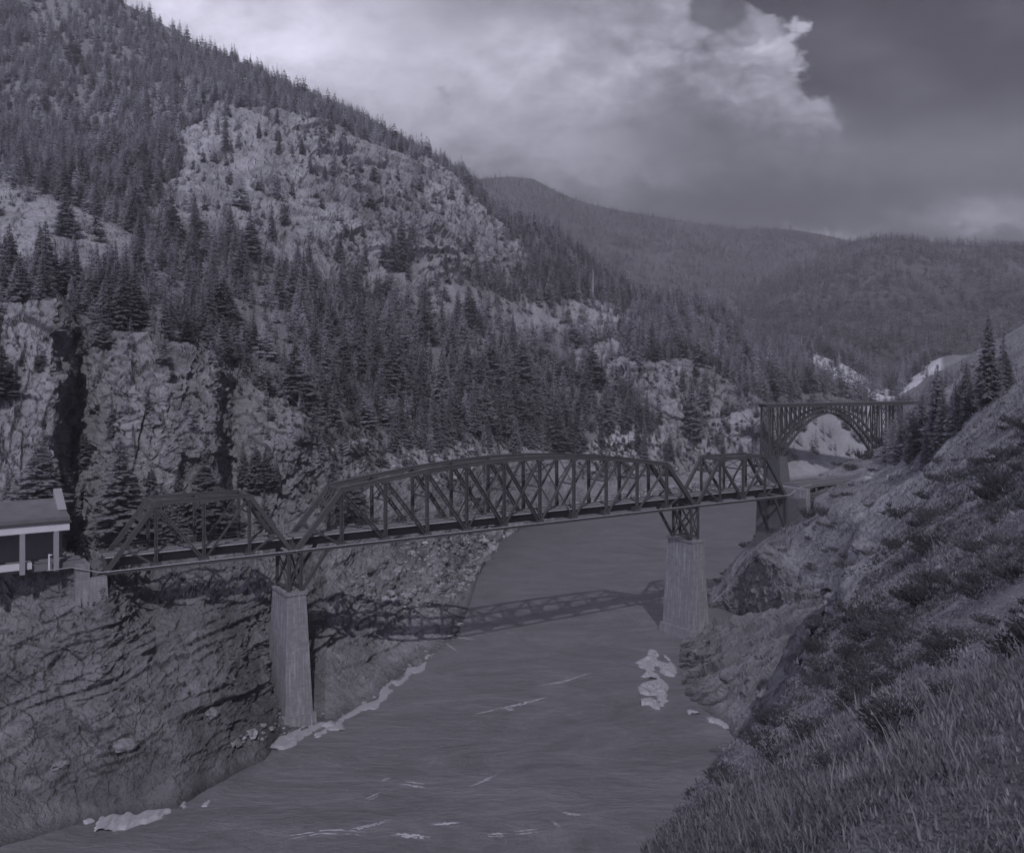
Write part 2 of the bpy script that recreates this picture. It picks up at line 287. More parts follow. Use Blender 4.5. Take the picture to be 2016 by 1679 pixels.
# ------------------------------------------------------------------ the hillside across the river
# feature lines: (photo column, photo row, depth); None depth = water level
LINES = dict(
 w1=[(-700, 1760, None), (0, 1668, None), (150, 1622, None), (345, 1592, None), (450, 1530, None), (525, 1492, None), (545, 1458, None), (640, 1425, None), (720, 1385, None), (800, 1325, None), (860, 1282, None), (900, 1250, None), (922, 1200, None), (950, 1108, None), (1000, 1052, None), (1100, 1018, None), (1200, 1000, None), (1300, 980, None), (1400, 964, None), (1500, 953, None), (1560, 946, None), (1650, 938, None), (1720, 928, None), (1800, 915, None), (2000, 890, None), (2300, 860, None)],
 w2=[(-700, 1500, 126), (0, 1420, 134), (200, 1380, 136.5), (345, 1330, 144), (450, 1300, 151), (530, 1300, 166), (600, 1290, 178), (720, 1250, 192), (800, 1222, 213), (860, 1222, 218), (900, 1210, 225), (925, 1160, 250), (950, 1095, 292), (1000, 1040, 346), (1100, 1005, 385), (1200, 985, 408), (1300, 966, 440), (1400, 950, 468), (1500, 943, 484), (1560, 936, 500), (1650, 928, 525), (1720, 918, 550), (1800, 905, 570), (2000, 880, 620), (2300, 850, 700)],
 w25=[(-700, 1250, 136), (0, 1220, 140), (200, 1220, 141.5), (250, 1210, 148), (300, 1200, 154), (400, 1185, 158), (530, 1180, 170), (600, 1175, 188), (720, 1165, 210), (800, 1165, 228), (860, 1150, 240), (900, 1130, 258), (950, 1080, 300), (1000, 1028, 354), (1100, 990, 392), (1200, 968, 416), (1300, 950, 446), (1400, 938, 474), (1500, 930, 488), (1560, 922, 506), (1650, 912, 535), (1720, 905, 560), (1800, 895, 580), (2300, 840, 705)],
 w3=[(-700, 1150, 143), (0, 1112, 146), (150, 1112, 143), (200, 1118, 144.5), (235, 1102, 156), (300, 1098, 172), (400, 1090, 182), (500, 1084, 192), (600, 1075, 212), (720, 1080, 236), (850, 1080, 262), (950, 1050, 308), (1000, 1010, 362), (1100, 965, 402), (1200, 942, 426), (1300, 932, 455), (1400, 925, 480), (1500, 915, 492), (1560, 905, 512), (1650, 895, 545), (1720, 890, 570), (1800, 880, 590), (2300, 830, 720)],
 w35=[(-700, 1120, 150), (0, 1095, 156), (110, 1090, 158), (150, 1090, 176), (180, 1070, 180), (260, 1050, 180), (330, 1050, 184), (420, 1050, 192), (455, 1050, 208), (520, 1040, 210), (600, 1020, 222), (720, 1020, 248), (850, 1010, 275), (950, 980, 318), (1000, 955, 374), (1100, 925, 415), (1200, 915, 440), (1300, 910, 466), (1400, 905, 487), (1500, 895, 494), (1560, 880, 525), (1650, 870, 562), (1720, 865, 590), (1800, 855, 612), (2300, 812, 745)],
 w4=[(-700, 930, 150), (0, 925, 164), (105, 930, 166), (152, 945, 190), (175, 910, 186), (260, 890, 183), (330, 880, 187), (420, 880, 195), (454, 890, 220), (500, 880, 217), (580, 880, 221), (640, 905, 238), (720, 930, 262), (850, 935, 290), (950, 930, 328), (1000, 905, 385), (1100, 885, 430), (1200, 880, 455), (1300, 880, 478), (1400, 870, 497), (1450, 865, 495), (1500, 868, 492), (1560, 845, 550), (1650, 835, 590), (1720, 830, 620), (1800, 825, 645), (2300, 790, 780)],
 w45=[(-700, 760, 156), (0, 760, 173), (105, 760, 175), (152, 790, 202), (190, 770, 194), (260, 760, 189), (330, 765, 192), (420, 795, 201), (456, 805, 230), (540, 830, 226), (600, 840, 228), (640, 872, 244), (720, 890, 275), (850, 885, 308), (950, 880, 348), (1000, 860, 402), (1100, 840, 446), (1200, 835, 468), (1240, 800, 478), (1300, 800, 490), (1400, 800, 512), (1450, 815, 508), (1500, 828, 497), (1560, 810, 585), (1650, 805, 630), (1720, 805, 665), (1800, 805, 690), (2300, 780, 810)],
 w5=[(-700, 600, 168), (0, 605, 186), (105, 605, 188), (152, 640, 216), (200, 660, 214), (300, 680, 212), (370, 690, 216), (425, 722, 222), (458, 747, 240), (520, 785, 238), (590, 815, 240), (640, 850, 252), (720, 850, 288), (850, 840, 325), (950, 835, 366), (1000, 820, 415), (1100, 800, 460), (1200, 790, 485), (1232, 725, 505), (1340, 722, 525), (1380, 732, 535), (1450, 765, 535), (1500, 797, 505), (1560, 780, 630), (1650, 775, 685), (1720, 782, 725), (1800, 790, 745), (2300, 770, 850)],
 w6=[(-700, 460, 300), (0, 500, 330), (100, 505, 320), (200, 540, 310), (300, 565, 300), (400, 600, 290), (500, 650, 290), (600, 695, 300), (720, 725, 350), (850, 735, 392), (950, 725, 432), (1000, 712, 472), (1100, 700, 522), (1200, 690, 560), (1250, 680, 580), (1340, 680, 605), (1450, 705, 620), (1500, 745, 600), (1560, 750, 700), (1650, 735, 750), (1700, 755, 780), (1760, 778, 800), (1800, 745, 800), (2300, 740, 900)],
 w7=[(-700, 330, 380), (0, 365, 400), (100, 395, 395), (200, 438, 390), (270, 475, 385), (350, 500, 400), (450, 530, 430), (600, 572, 455), (750, 590, 510), (900, 605, 570), (1000, 620, 610), (1100, 615, 670), (1200, 620, 710), (1280, 645, 720), (1340, 645, 730), (1450, 685, 730), (1500, 722, 700), (1560, 715, 780), (1600, 700, 810), (1650, 716, 820), (1700, 745, 830), (1760, 772, 850), (1800, 735, 850), (1860, 715, 860), (2300, 690, 950)],
 w75=[(-700, 250, 560), (0, 330, 560), (100, 340, 540), (200, 370, 520), (300, 390, 510), (400, 385, 515), (500, 395, 525), (600, 410, 540), (750, 425, 590), (900, 460, 660), (1000, 525, 700), (1100, 530, 750), (1200, 590, 780), (1280, 622, 790), (1340, 618, 800), (1450, 665, 790), (1500, 712, 760), (1560, 706, 830), (1600, 693, 850), (1650, 709, 860), (1700, 738, 870), (1760, 768, 880), (1800, 730, 890), (1860, 708, 900), (2300, 680, 1000)],
 w8=[(-700, 120, 760), (0, 250, 730), (150, 265, 700), (300, 262, 650), (375, 232, 640), (440, 208, 645), (540, 226, 660), (640, 256, 700), (740, 288, 750), (860, 332, 800), (920, 378, 805), (960, 428, 800), (1020, 462, 810), (1090, 475, 840), (1160, 545, 850), (1280, 610, 860), (1340, 600, 890), (1400, 618, 880), (1450, 650, 850), (1480, 700, 830), (1500, 706, 830), (1560, 700, 870), (1600, 690, 890), (1650, 706, 900), (1700, 735, 910), (1760, 766, 920), (1800, 727, 930), (1860, 704, 940), (2300, 675, 1050)],
 w9=[(-700, -380, 1500), (0, -100, 1300), (180, -25, 1270), (300, 35, 1260), (400, 92, 1290), (520, 148, 1350), (640, 205, 1420), (740, 258, 1480), (860, 322, 1560), (920, 352, 1580), (960, 415, 1250), (1020, 450, 1000), (1090, 468, 960), (1160, 540, 930), (1280, 606, 920), (1340, 597, 930), (1400, 615, 930), (1450, 648, 900), (1480, 698, 870), (1500, 705, 860), (1560, 699, 890), (1600, 690, 910), (1650, 706, 930), (1760, 766, 950), (1800, 727, 960), (1860, 703, 980), (2300, 675, 1080)])
ORDER = ['w1', 'w2', 'w25', 'w3', 'w35', 'w4', 'w45', 'w5', 'w6', 'w7', 'w75', 'w8', 'w9']
ROWS = [70, 55, 45, 40, 55, 50, 55, 70, 50, 60, 75, 80]
DOME = [(362, 250), (440, 205), (540, 222), (640, 252), (740, 284), (860, 328), (922, 376), (962, 430), (1030, 470), (1045, 530), (960, 548), (850, 560), (740, 572), (600, 540), (520, 500), (430, 470), (330, 470), (290, 430), (350, 330)]
SPUR = [(-50, 340), (40, 366), (120, 392), (200, 436), (268, 474), (250, 505), (120, 530), (-50, 520)]
CLIFF = [(-60, 1120), (-60, 600), (110, 600), (150, 650), (250, 665), (380, 680), (450, 730), (540, 775), (640, 840), (760, 850), (760, 940), (640, 1000), (620, 1100)]
CRAG = [(1225, 725), (1340, 715), (1400, 730), (1460, 770), (1500, 800), (1500, 930), (1330, 930), (1290, 850), (1225, 800)]
CRAG2 = [(1120, 680), (1200, 670), (1240, 690), (1240, 760), (1140, 740)]
SPUR3 = [(1290, 615), (1350, 597), (1410, 618), (1455, 655), (1480, 705), (1400, 690), (1330, 650)]
SCREE = [(1560, 690), (1605, 692), (1655, 712), (1705, 742), (1765, 774), (1800, 730), (1860, 705), (1870, 760), (1800, 800), (1700, 785), (1640, 770), (1600, 735)]
LOWER = [(-60, 1120), (620, 1085), (760, 940), (1000, 900), (1500, 900), (1500, 1000), (1000, 1060), (940, 1300), (500, 1700), (-60, 1800)]
BENCH = [(760, 560), (900, 575), (1050, 590), (1200, 590), (1290, 625), (1250, 660), (1100, 640), (900, 640), (780, 605)]
TALUS = [(640, 850), (760, 860), (870, 900), (960, 840), (1060, 880), (1130, 900), (1210, 850), (1300, 860), (1340, 930), (1000, 960), (640, 1000)]
def line_at(key, px):
    a = LINES[key]; x = [q[0] for q in a]; y = np.interp(px, x, [q[1] for q in a])
    if a[0][2] is None:
        q = np.stack([px/38, 0*px, 0*px], 1); y = y+7*perlin(q)+4*perlin(q*2.7+3)+2*perlin(q*7+5)
        return y, F*CZ/(y-HY)
    return y, np.exp(np.interp(px, x, [math.log(q[2]) for q in a]))
def build_hillside():
    px = np.concatenate([np.linspace(-700, -20, 60)[:-1], np.linspace(-20, 1780, 830), np.linspace(1780, 2300, 60)[1:]])
    py, dd = [], []
    ys, ds = zip(*[line_at(k, px) for k in ORDER])
    for k in range(len(ORDER)-1):
        t = np.linspace(0, 1, ROWS[k]+1)[:-1, None]
        py.append(ys[k]*(1-t)+ys[k+1]*t); dd.append(np.exp(np.log(ds[k])*(1-t)+np.log(ds[k+1])*t))
    py = np.concatenate(py+[ys[-1][None]]); dd = np.concatenate(dd+[ds[-1][None]])
    dd = np.exp(smooth2(np.log(dd), 5)); py = smooth2(py, 3)
    PX = np.broadcast_to(px, py.shape)
    G = np.stack([(PX-CX)/F*dd, dd, CZ-(py-HY)/F*dd], 2)
    nr, nc = py.shape
    N = smooth2(grid_normals(G), 6)
    N = N/np.linalg.norm(N, axis=2, keepdims=True)
    if N[nr//2, nc//2, 1] > 0: N = -N
    V = G.reshape(-1, 3); n = N.reshape(-1, 3); fx = PX.ravel(); fy = py.ravel(); d = dd.ravel()
    wob = 14*perlin(V/np.maximum(d, 1)[:, None]*40)                       # ragged edges for the cover zones
    fx2, fy2 = fx+wob*1.5, fy+wob
    inn = lambda poly: inpoly(fx2, fy2, poly).astype(float)
    dome, spur, cliff, crag, crag2, spur3, scree, lower, bench, talus = map(inn, (DOME, SPUR, CLIFF, CRAG, CRAG2, SPUR3, SCREE, LOWER, BENCH, TALUS))
    rock = np.clip(dome+spur+cliff+crag+crag2+spur3*.6+lower, 0, 1)
    rk = smooth2(rock.reshape(nr, nc), 3).ravel()
    sc = np.clip(d/220, .55, 4)                                            # coarser relief with distance
    p = V/sc[:, None]; p[:, 1] = 220*np.log(np.maximum(d, 20)/220)          # relief coarser with distance, still running on in depth
    tilt = p @ np.array([[.94, .1, .34], [-.12, .99, .1], [-.34, -.1, .94]])
    st = tilt*np.array([1, 1, 1.7])
    b1, e1 = blocks(st/15+.6*fbm(p/30, 2)[:, None]); b2, e2 = blocks(st/5.2+.35*fbm(p/9, 2)[:, None]); b3, e3 = blocks(st/1.9)
    soft = fbm(p/28, 6)
    amp = np.clip((V[:, 2]+.5)/6, .12, 1)
    ck = np.clip(1-e2/.10, 0, 1)+.8*np.clip(1-e1/.07, 0, 1)
    bed = np.array((.42, .9, .06)); bed /= np.linalg.norm(bed); q = p-(p @ bed)[:, None]*bed*.82          # bedding: ledges run along the bank
    q = q+1.2*fbm(p/14, 3)[:, None]
    l1, f1 = blocks(q/7.5); l2, f2 = blocks(q/2.6); lay = fbm(q/5.5, 5, ridge=True)
    lck = np.clip(1-f2/.10, 0, 1)+.8*np.clip(1-f1/.07, 0, 1)
    low = smooth2((lower*(V[:, 2] < 33)).reshape(nr, nc), 4).ravel(); wc = np.where(dome > 0, .34, .62)
    disp = rk*(wc*(3.2*b1+1.5*b2)+.5*b3-.35*ck)*(1-low)+low*(.9*l1+.5*l2+.9*lay+.9*b1+.75*b2+.45*b3)+(1-rk)*(2.0*soft)+1.6*soft
    ck = ck*(1-low)
    mild = ((fx > 1490) & (fy > 785)).astype(float); disp = disp*(1-.6*smooth2(mild.reshape(nr, nc), 6).ravel())
    disp = np.clip(disp, -3.2, 3.2)
    lr = random.Random(5); wv_ = 9*perlin(p/7)
    def ledge(x0, y0, ln, slope, a, decay=26):
        nonlocal disp
        t = (fx-x0)/ln; m = (t > 0) & (t < 1)
        if not m.any(): return
        sd = (y0-slope*(fx[m]-x0)+wv_[m])-fy[m]                         # above the ledge line: positive
        disp[m] += a*np.clip(np.sin(math.pi*t[m]), 0, 1)**.4*np.where(sd > 0, np.exp(-sd/decay)*np.clip(sd/1.5, 0, 1), -.45*np.exp(sd/(decay*.45)))
    def joint(x0, y0, ht, lean, a):
        nonlocal disp
        t = (y0-fy)/ht; m = (t > 0) & (t < 1)
        sd = (x0+lean*(y0-fy[m])+wv_[m]*.7)-fx[m]                        # left of the joint stands proud
        disp[m] += a*np.clip(np.sin(math.pi*t[m]), 0, 1)**.5*np.where(sd > 0, np.exp(-sd/24)*np.clip(sd/1.5, 0, 1), -.5*np.exp(sd/9))
    for q in ((185, 1495, 150, .38, 1.2), (300, 1440, 230, .42, 1.5), (40, 1400, 200, .35, 1.1), (230, 1350, 230, .42, 1.3), (330, 1290, 200, .45, 1.2), (60, 1300, 170, .3, .9), (620, 1345, 260, .46, .8), (640, 1290, 200, .45, .7), (60, 1560, 260, .34, .8), (380, 1500, 120, .5, .7)): ledge(*q)
    for _ in range(70):
        x0 = lr.uniform(-60, 560); ledge(x0, lr.uniform(1190, 1560)-.22*(x0-200), lr.uniform(40, 150), lr.uniform(.22, .55), lr.uniform(.4, 1.0), lr.uniform(8, 22))
    for _ in range(26): ledge(lr.uniform(600, 900), lr.uniform(1080, 1360), lr.uniform(30, 110), lr.uniform(.3, .55), lr.uniform(.25, .6), lr.uniform(6, 14))
    for _ in range(46): ledge(lr.uniform(380, 950), lr.uniform(260, 560), lr.uniform(40, 130), lr.uniform(-.45, .3), lr.uniform(.8, 1.7), lr.uniform(8, 20))
    for _ in range(34): joint(lr.uniform(-30, 640), lr.uniform(760, 1060), lr.uniform(50, 190), lr.uniform(-.2, .4), lr.uniform(.5, 1.5))
    for _ in range(22): ledge(lr.uniform(150, 600), lr.uniform(700, 1000), lr.uniform(40, 110), lr.uniform(-.5, .4), lr.uniform(.5, 1.2), lr.uniform(8, 20))
    for _ in range(20): joint(lr.uniform(1220, 1480), lr.uniform(780, 930), lr.uniform(40, 120), lr.uniform(-.2, .3), lr.uniform(.4, .9))
    sp_ = np.linalg.norm(np.gradient(G, axis=0), axis=2); disp = disp*smooth2(np.clip(sp_/(.30*sc.reshape(nr, nc)), .12, 1), 4).ravel()   # calmer where the sheet is tightly folded
    sps = smooth2(inpoly(fx, fy, [(-400, 250), (60, 330), (330, 470), (300, 540), (-400, 560)]).astype(float).reshape(nr, nc), 8).ravel(); disp = disp*(1-.72*sps)
    disp = disp*amp*sc
    V = V+n*disp[:, None]
    # the hillside's own colours
    tone = np.where(rk > .5, .84, .6)
    tone = np.where(dome > 0, .9, tone); tone = np.where(spur > 0, .98, tone); tone = np.where(scree > 0, 1.75, tone)
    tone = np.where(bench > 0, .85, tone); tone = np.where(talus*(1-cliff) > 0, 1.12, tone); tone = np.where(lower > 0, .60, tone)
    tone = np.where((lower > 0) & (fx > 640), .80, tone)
    tone = np.where(inpoly(fx2, fy2, [(1530, 800), (1740, 800), (1760, 945), (1530, 950)]), 1.1, tone)
    tone = tone*(1+.36*fbm(V/np.clip(d/25, 6, 60)[:, None], 4))*(1-.35*np.clip(ck, 0, 1)*rk)
    tone = tone*(1-.30*np.clip(2*fbm(p/17, 4)+.1, 0, 1)*rk)
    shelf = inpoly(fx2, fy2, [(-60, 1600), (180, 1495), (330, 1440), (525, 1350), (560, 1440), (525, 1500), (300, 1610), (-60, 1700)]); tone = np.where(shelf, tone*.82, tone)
    wet = np.clip(1-V[:, 2]/1.2, 0, 1); tone = tone*(1-.45*wet)                # lichen and grass on the ledges
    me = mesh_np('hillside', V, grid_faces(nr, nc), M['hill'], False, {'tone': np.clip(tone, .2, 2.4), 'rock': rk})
    o = link('hillside', me); tag(o, kind='structure')
    return V, fx, fy, d, dict(dome=dome, spur=spur, cliff=cliff, crag=crag, crag2=crag2, spur3=spur3, scree=scree, lower=lower, bench=bench, talus=talus), disp
HV, hx, hy, hd, HZ, _ = build_hillside()
# a skirt from the back of the ridge and from the shore down, so the ground has no open edge
def build_skirts():
    nr = sum(ROWS)+1; nc = len(HV)//nr; G = HV.reshape(nr, nc, 3)
    top = G[-1]; back = top+np.array((0, 260, -260)); back2 = top+np.array((0, 700, -900))
    V = np.concatenate([top, back, back2]); o = link('hill_back', mesh_np('hill_back', V, grid_faces(3, nc), M['far'], True, {'tone': np.full(len(V), .6)})); tag(o, kind='structure')
    bot = G[0]; dn = bot.copy(); dn[:, 2] = -6; dn[:, 1] -= 5
    V = np.concatenate([dn, bot]); o = link('river_bed_edge', mesh_np('river_bed_edge', V, grid_faces(2, nc), M['hill'], True, {'tone': np.full(len(V), .6), 'rock': np.ones(len(V))})); tag(o, kind='structure')
build_skirts()
# ------------------------------------------------------------------ far hills
def build_far(px0, px1, sky, base, dmid, dtop, seed):
    px = np.linspace(px0, px1, int((px1-px0)/5.2)); y0 = np.interp(px, *zip(*sky)); yb = np.maximum(base, y0+60)
    ls = [(np.maximum(yb+70, 800), 900), (yb, 1100), (y0*.35+.65*yb, dmid), (y0*.72+.28*yb, dmid*.35+dtop*.65), (y0, dtop)]
    py, dd = [], []
    for k, r in enumerate((30, 80, 90, 90)):
        t = np.linspace(0, 1, r+1)[:-1, None]; py.append(ls[k][0]*(1-t)+ls[k+1][0]*t); dd.append(np.full((r, len(px)), 1.)*np.exp(math.log(ls[k][1])*(1-t)+math.log(ls[k+1][1])*t))
    py = np.concatenate(py+[ls[-1][0][None]]); dd = np.concatenate(dd+[np.full((1, len(px)), float(dtop))])
    PX = np.broadcast_to(px, py.shape); V = np.stack([(PX-CX)/F*dd, dd, CZ-(py-HY)/F*dd], 2)
    nr, nc = py.shape; env = np.sin(np.linspace(0, 1, nr)*math.pi)[:, None]**.7
    q = V.reshape(-1, 3)+seed; r = fbm(q*np.array((1, .45, 1))/430, 4, ridge=True).reshape(nr, nc)
    V[..., 1] -= r*210*env; V[..., 2] += r*26*env
    q = V.reshape(-1, 3); tone = .62*(1+.5*fbm(q/260, 4)+.35*fbm(q/900, 2))
    f = link('far_hills', mesh_np('far_hills', q, grid_faces(nr, nc), M['far'], True, {'tone': np.clip(tone, .2, 1.6)})); tag(f, kind='structure')
    back = np.stack([V[-1], V[-1]+np.array((0, 900, -900))]).reshape(-1, 3)
    f = link('far_hill_back', mesh_np('far_hill_back', back, grid_faces(2, nc), M['far'], True, {'tone': np.full(len(back), .6)})); tag(f, kind='structure')
    return q
FV = np.concatenate([build_far(500, 2700, [(500, 420), (880, 360), (950, 352), (1000, 348), (1050, 352), (1100, 380), (1160, 402), (1220, 415), (1300, 428), (1380, 442), (1460, 452), (1520, 450), (1570, 454), (1620, 462), (1672, 475), (1760, 500), (2000, 540), (2700, 560)], 700, 1700, 3200, 0),
    build_far(1180, 2700, [(1180, 720), (1300, 660), (1400, 612), (1520, 545), (1600, 508), (1672, 476), (1720, 468), (1780, 472), (1860, 482), (1980, 486), (2300, 470), (2700, 430)], 740, 1400, 2100, 777.)])
# ------------------------------------------------------------------ the near bank: sections across, by depth
# depth: shore x, (x,z) rock top, (x,z) gully, (x,z) brink, (x,z) upper slope, (x,z) hilltop
SEC = [(-60, -95, (-70, 25), (-45, 48), (-25, 58), (-12, 62), (60, 104)), (-12, -75, (-45, 28), (-22, 50), (-4, 59.3), (0, 60.2), (60, 100)),
 (0, -66, (-34, 30), (-14, 51), (-1, 59.6), (1.2, 60.4), (60, 99)), (3, -62, (-30, 30), (-10, 51), (-.3, 59.3), (1.8, 60.1), (60, 98)), (5, -60, (-27, 30), (-8, 51), (.2, 58.7), (2.66, 59.9), (60, 97)), (8, -50, (-20, 30), (-4, 49), (.9, 57.2), (4.25, 59.1), (60, 95)),
 (13, -36, (-13, 29), (-2, 48), (2.1, 55.4), (6.9, 58), (60, 92)), (20, -21, (-7, 25), (1.2, 45), (4.3, 53.1), (10.6, 57), (65, 90)), (28, -12, (-2, 24), (4.2, 42), (7.5, 50.9), (14.9, 55.7), (70, 90)),
 (38, -4, (3, 22), (8.4, 40), (11.5, 48), (20.2, 54), (75, 90)), (52, 4, (8, 20), (13, 37), (16.4, 45), (27.6, 52.3), (85, 92)), (68, 10, (14, 15), (20, 33), (23.5, 42.3), (36, 51), (95, 95)),
 (85, 17, (20, 5), (27, 27), (30.5, 40.2), (45.2, 50.8), (105, 100)), (100, 24, (27, 4), (33.5, 24), (36, 39), (53, 51.5), (115, 103)), (115, 30, (32.5, 4), (39.5, 21), (42.5, 38), (60, 52.5), (125, 106)), (130, 34, (36, 4), (43, 21), (48.3, 36.5), (69, 53.5), (137, 109)),
 (145, 40, (42, 3), (48, 19), (53, 34.5), (77, 55), (147, 111)), (152, 44, (46, 3), (52, 18), (57, 33), (80, 56), (151, 112)), (158, 48, (50, 3), (56, 17), (61, 31.5), (82, 55.5), (154, 110)), (166, 52, (54, 3), (60, 16), (64, 30), (84, 54), (158, 109)),
 (180, 58, (60, 4), (64, 16), (67.5, 29), (88, 50), (166, 104)), (192, 60, (62, 5), (66, 17), (70, 30), (90, 47), (173, 99)), (203, 61, (63, 5), (67, 18), (71, 29.5), (91, 44.5), (176, 97)),
 (212, 62, (64, 5), (67.5, 18), (72, 29), (91, 41), (180, 94)), (225, 63, (65, 5), (69, 17), (74, 28.5), (90, 34), (185, 89)), (238, 64, (66, 5), (70, 17), (76, 29.5), (92, 32.5), (190, 84)),
 (260, 68, (73, 7), (80, 19), (86, 30.5), (103, 32.5), (200, 78)), (300, 90, (95, 8), (102, 22), (108, 30.5), (128, 34), (220, 74)),
 (350, 122, (127, 8), (133, 22), (139, 30.5), (158, 36), (250, 80)), (420, 160, (165, 8), (172, 20), (178, 30), (195, 38), (290, 90)), (500, 196, (200, 6), (206, 20), (213, 33), (224, 42), (330, 100)), (620, 235, (240, 6), (250, 20), (262, 33), (280, 45), (380, 105)), (800, 300, (306, 6), (318, 20), (330, 33), (350, 45), (460, 105))]
def build_bank():
    dep = np.concatenate([np.linspace(-60, 2.5, 40)[:-1], np.exp(np.linspace(math.log(2.5), math.log(150), 330))[:-1], np.linspace(150, 300, 250)[:-1], np.linspace(300, 800, 80)])
    k = [s[0] for s in SEC]
    pts = []
    fe = [[(s[1]-4, -8) for s in SEC], [(s[1], -1.5) for s in SEC]]+[[s[j] for s in SEC] for j in (2, 3, 4, 5, 6)]+[[(s[6][0]+260, s[6][1]+70) for s in SEC]]
    cols = [4, 60, 70, 60, 110, 110, 14]; xs, zs, tt = [], [], []
    fx = [np.interp(dep, k, [q[0] for q in f]) for f in fe]; fz = [np.interp(dep, k, [q[1] for q in f]) for f in fe]
    for j in range(len(fe)-1):
        t = np.linspace(0, 1, cols[j]+1)[:-1]; 
        if j == 5: t = t**2.2
        xs.append(fx[j][:, None]*(1-t)+fx[j+1][:, None]*t); zs.append(fz[j][:, None]*(1-t)+fz[j+1][:, None]*t); tt.append(np.broadcast_to(j+t, (len(dep), len(t))))
    X = np.concatenate(xs+[fx[-1][:, None]], 1); Z = np.concatenate(zs+[fz[-1][:, None]], 1); T = np.concatenate(tt+[np.full((len(dep), 1), 7.)], 1)
    X = smooth2(X, 4); Z = smooth2(Z, 4); Y = np.broadcast_to(dep[:, None], X.shape)
    G = np.stack([X, Y, Z], 2); nr, nc = X.shape
    N = smooth2(grid_normals(G), 5); N /= np.linalg.norm(N, axis=2, keepdims=True)
    if N[nr//2, nc*3//4, 2] < 0: N = -N
    V = G.reshape(-1, 3); n = N.reshape(-1, 3); t = T.ravel(); d = V[:, 1]
    rk = np.clip((np.where(d > 155, 3.1, 3.9)-t)/.4+.5*fbm(V/14, 3), 0, 1)
    sc = np.clip(np.abs(d)/170, .12, 2.)
    rough = np.clip(sc, .3, 1.6)
    p = V/rough[:, None]; p[:, 1] = np.where(d > 51, 170*np.log(np.maximum(d, 51)/51)+170, d*10/3.)
    b1, e1 = blocks(p*np.array((.35, 1, 1.3))/11+.5*fbm(p/20, 2)[:, None]); b2, e2 = blocks(p*np.array((.4, 1, 1.5))/4.+.35*fbm(p/8, 2)[:, None]); b3, e3 = blocks(p/1.6)
    soft = fbm(V/22, 4); fine = fbm(V/4, 4)
    ck = np.clip(1-e2/.10, 0, 1)+.8*np.clip(1-e1/.07, 0, 1)
    near = np.clip((d-6)/50, .04, 1)
    disp = rk*rough*(1.1*b1+.85*b2+.45*b3+.9*fbm(p/6, 5, ridge=True)-.15*ck)*near+(1-rk)*(1.5*soft*np.clip((d-10)/110, .03, 1)+.5*fine*np.clip(d/50, .12, 1)+.35*fbm(V/1.6, 3)*np.clip(d/60, .1, 1))
    flat = np.exp(-((V[:, 2]-31.5)/3)**2)*(d > 222)
    disp *= np.clip((V[:, 2]+1.5)/6, .15, 1)*(1-.8*flat)
    V = V+n*disp[:, None]
    tone = np.where(rk > .5, 1.0, .95)*(1+.5*fbm(V/9, 4))*(1-.3*np.clip(ck, 0, 1)*rk)*(1+.35*fbm(V/45+5, 3))
    me = mesh_np('near_bank', V, grid_faces(nr, nc), M['bank'], False, {'tone': np.clip(tone, .25, 1.7), 'rock': rk})
    tag(link('near_bank', me), kind='structure')
    return V, t, rk
BV, bt, brk = build_bank()
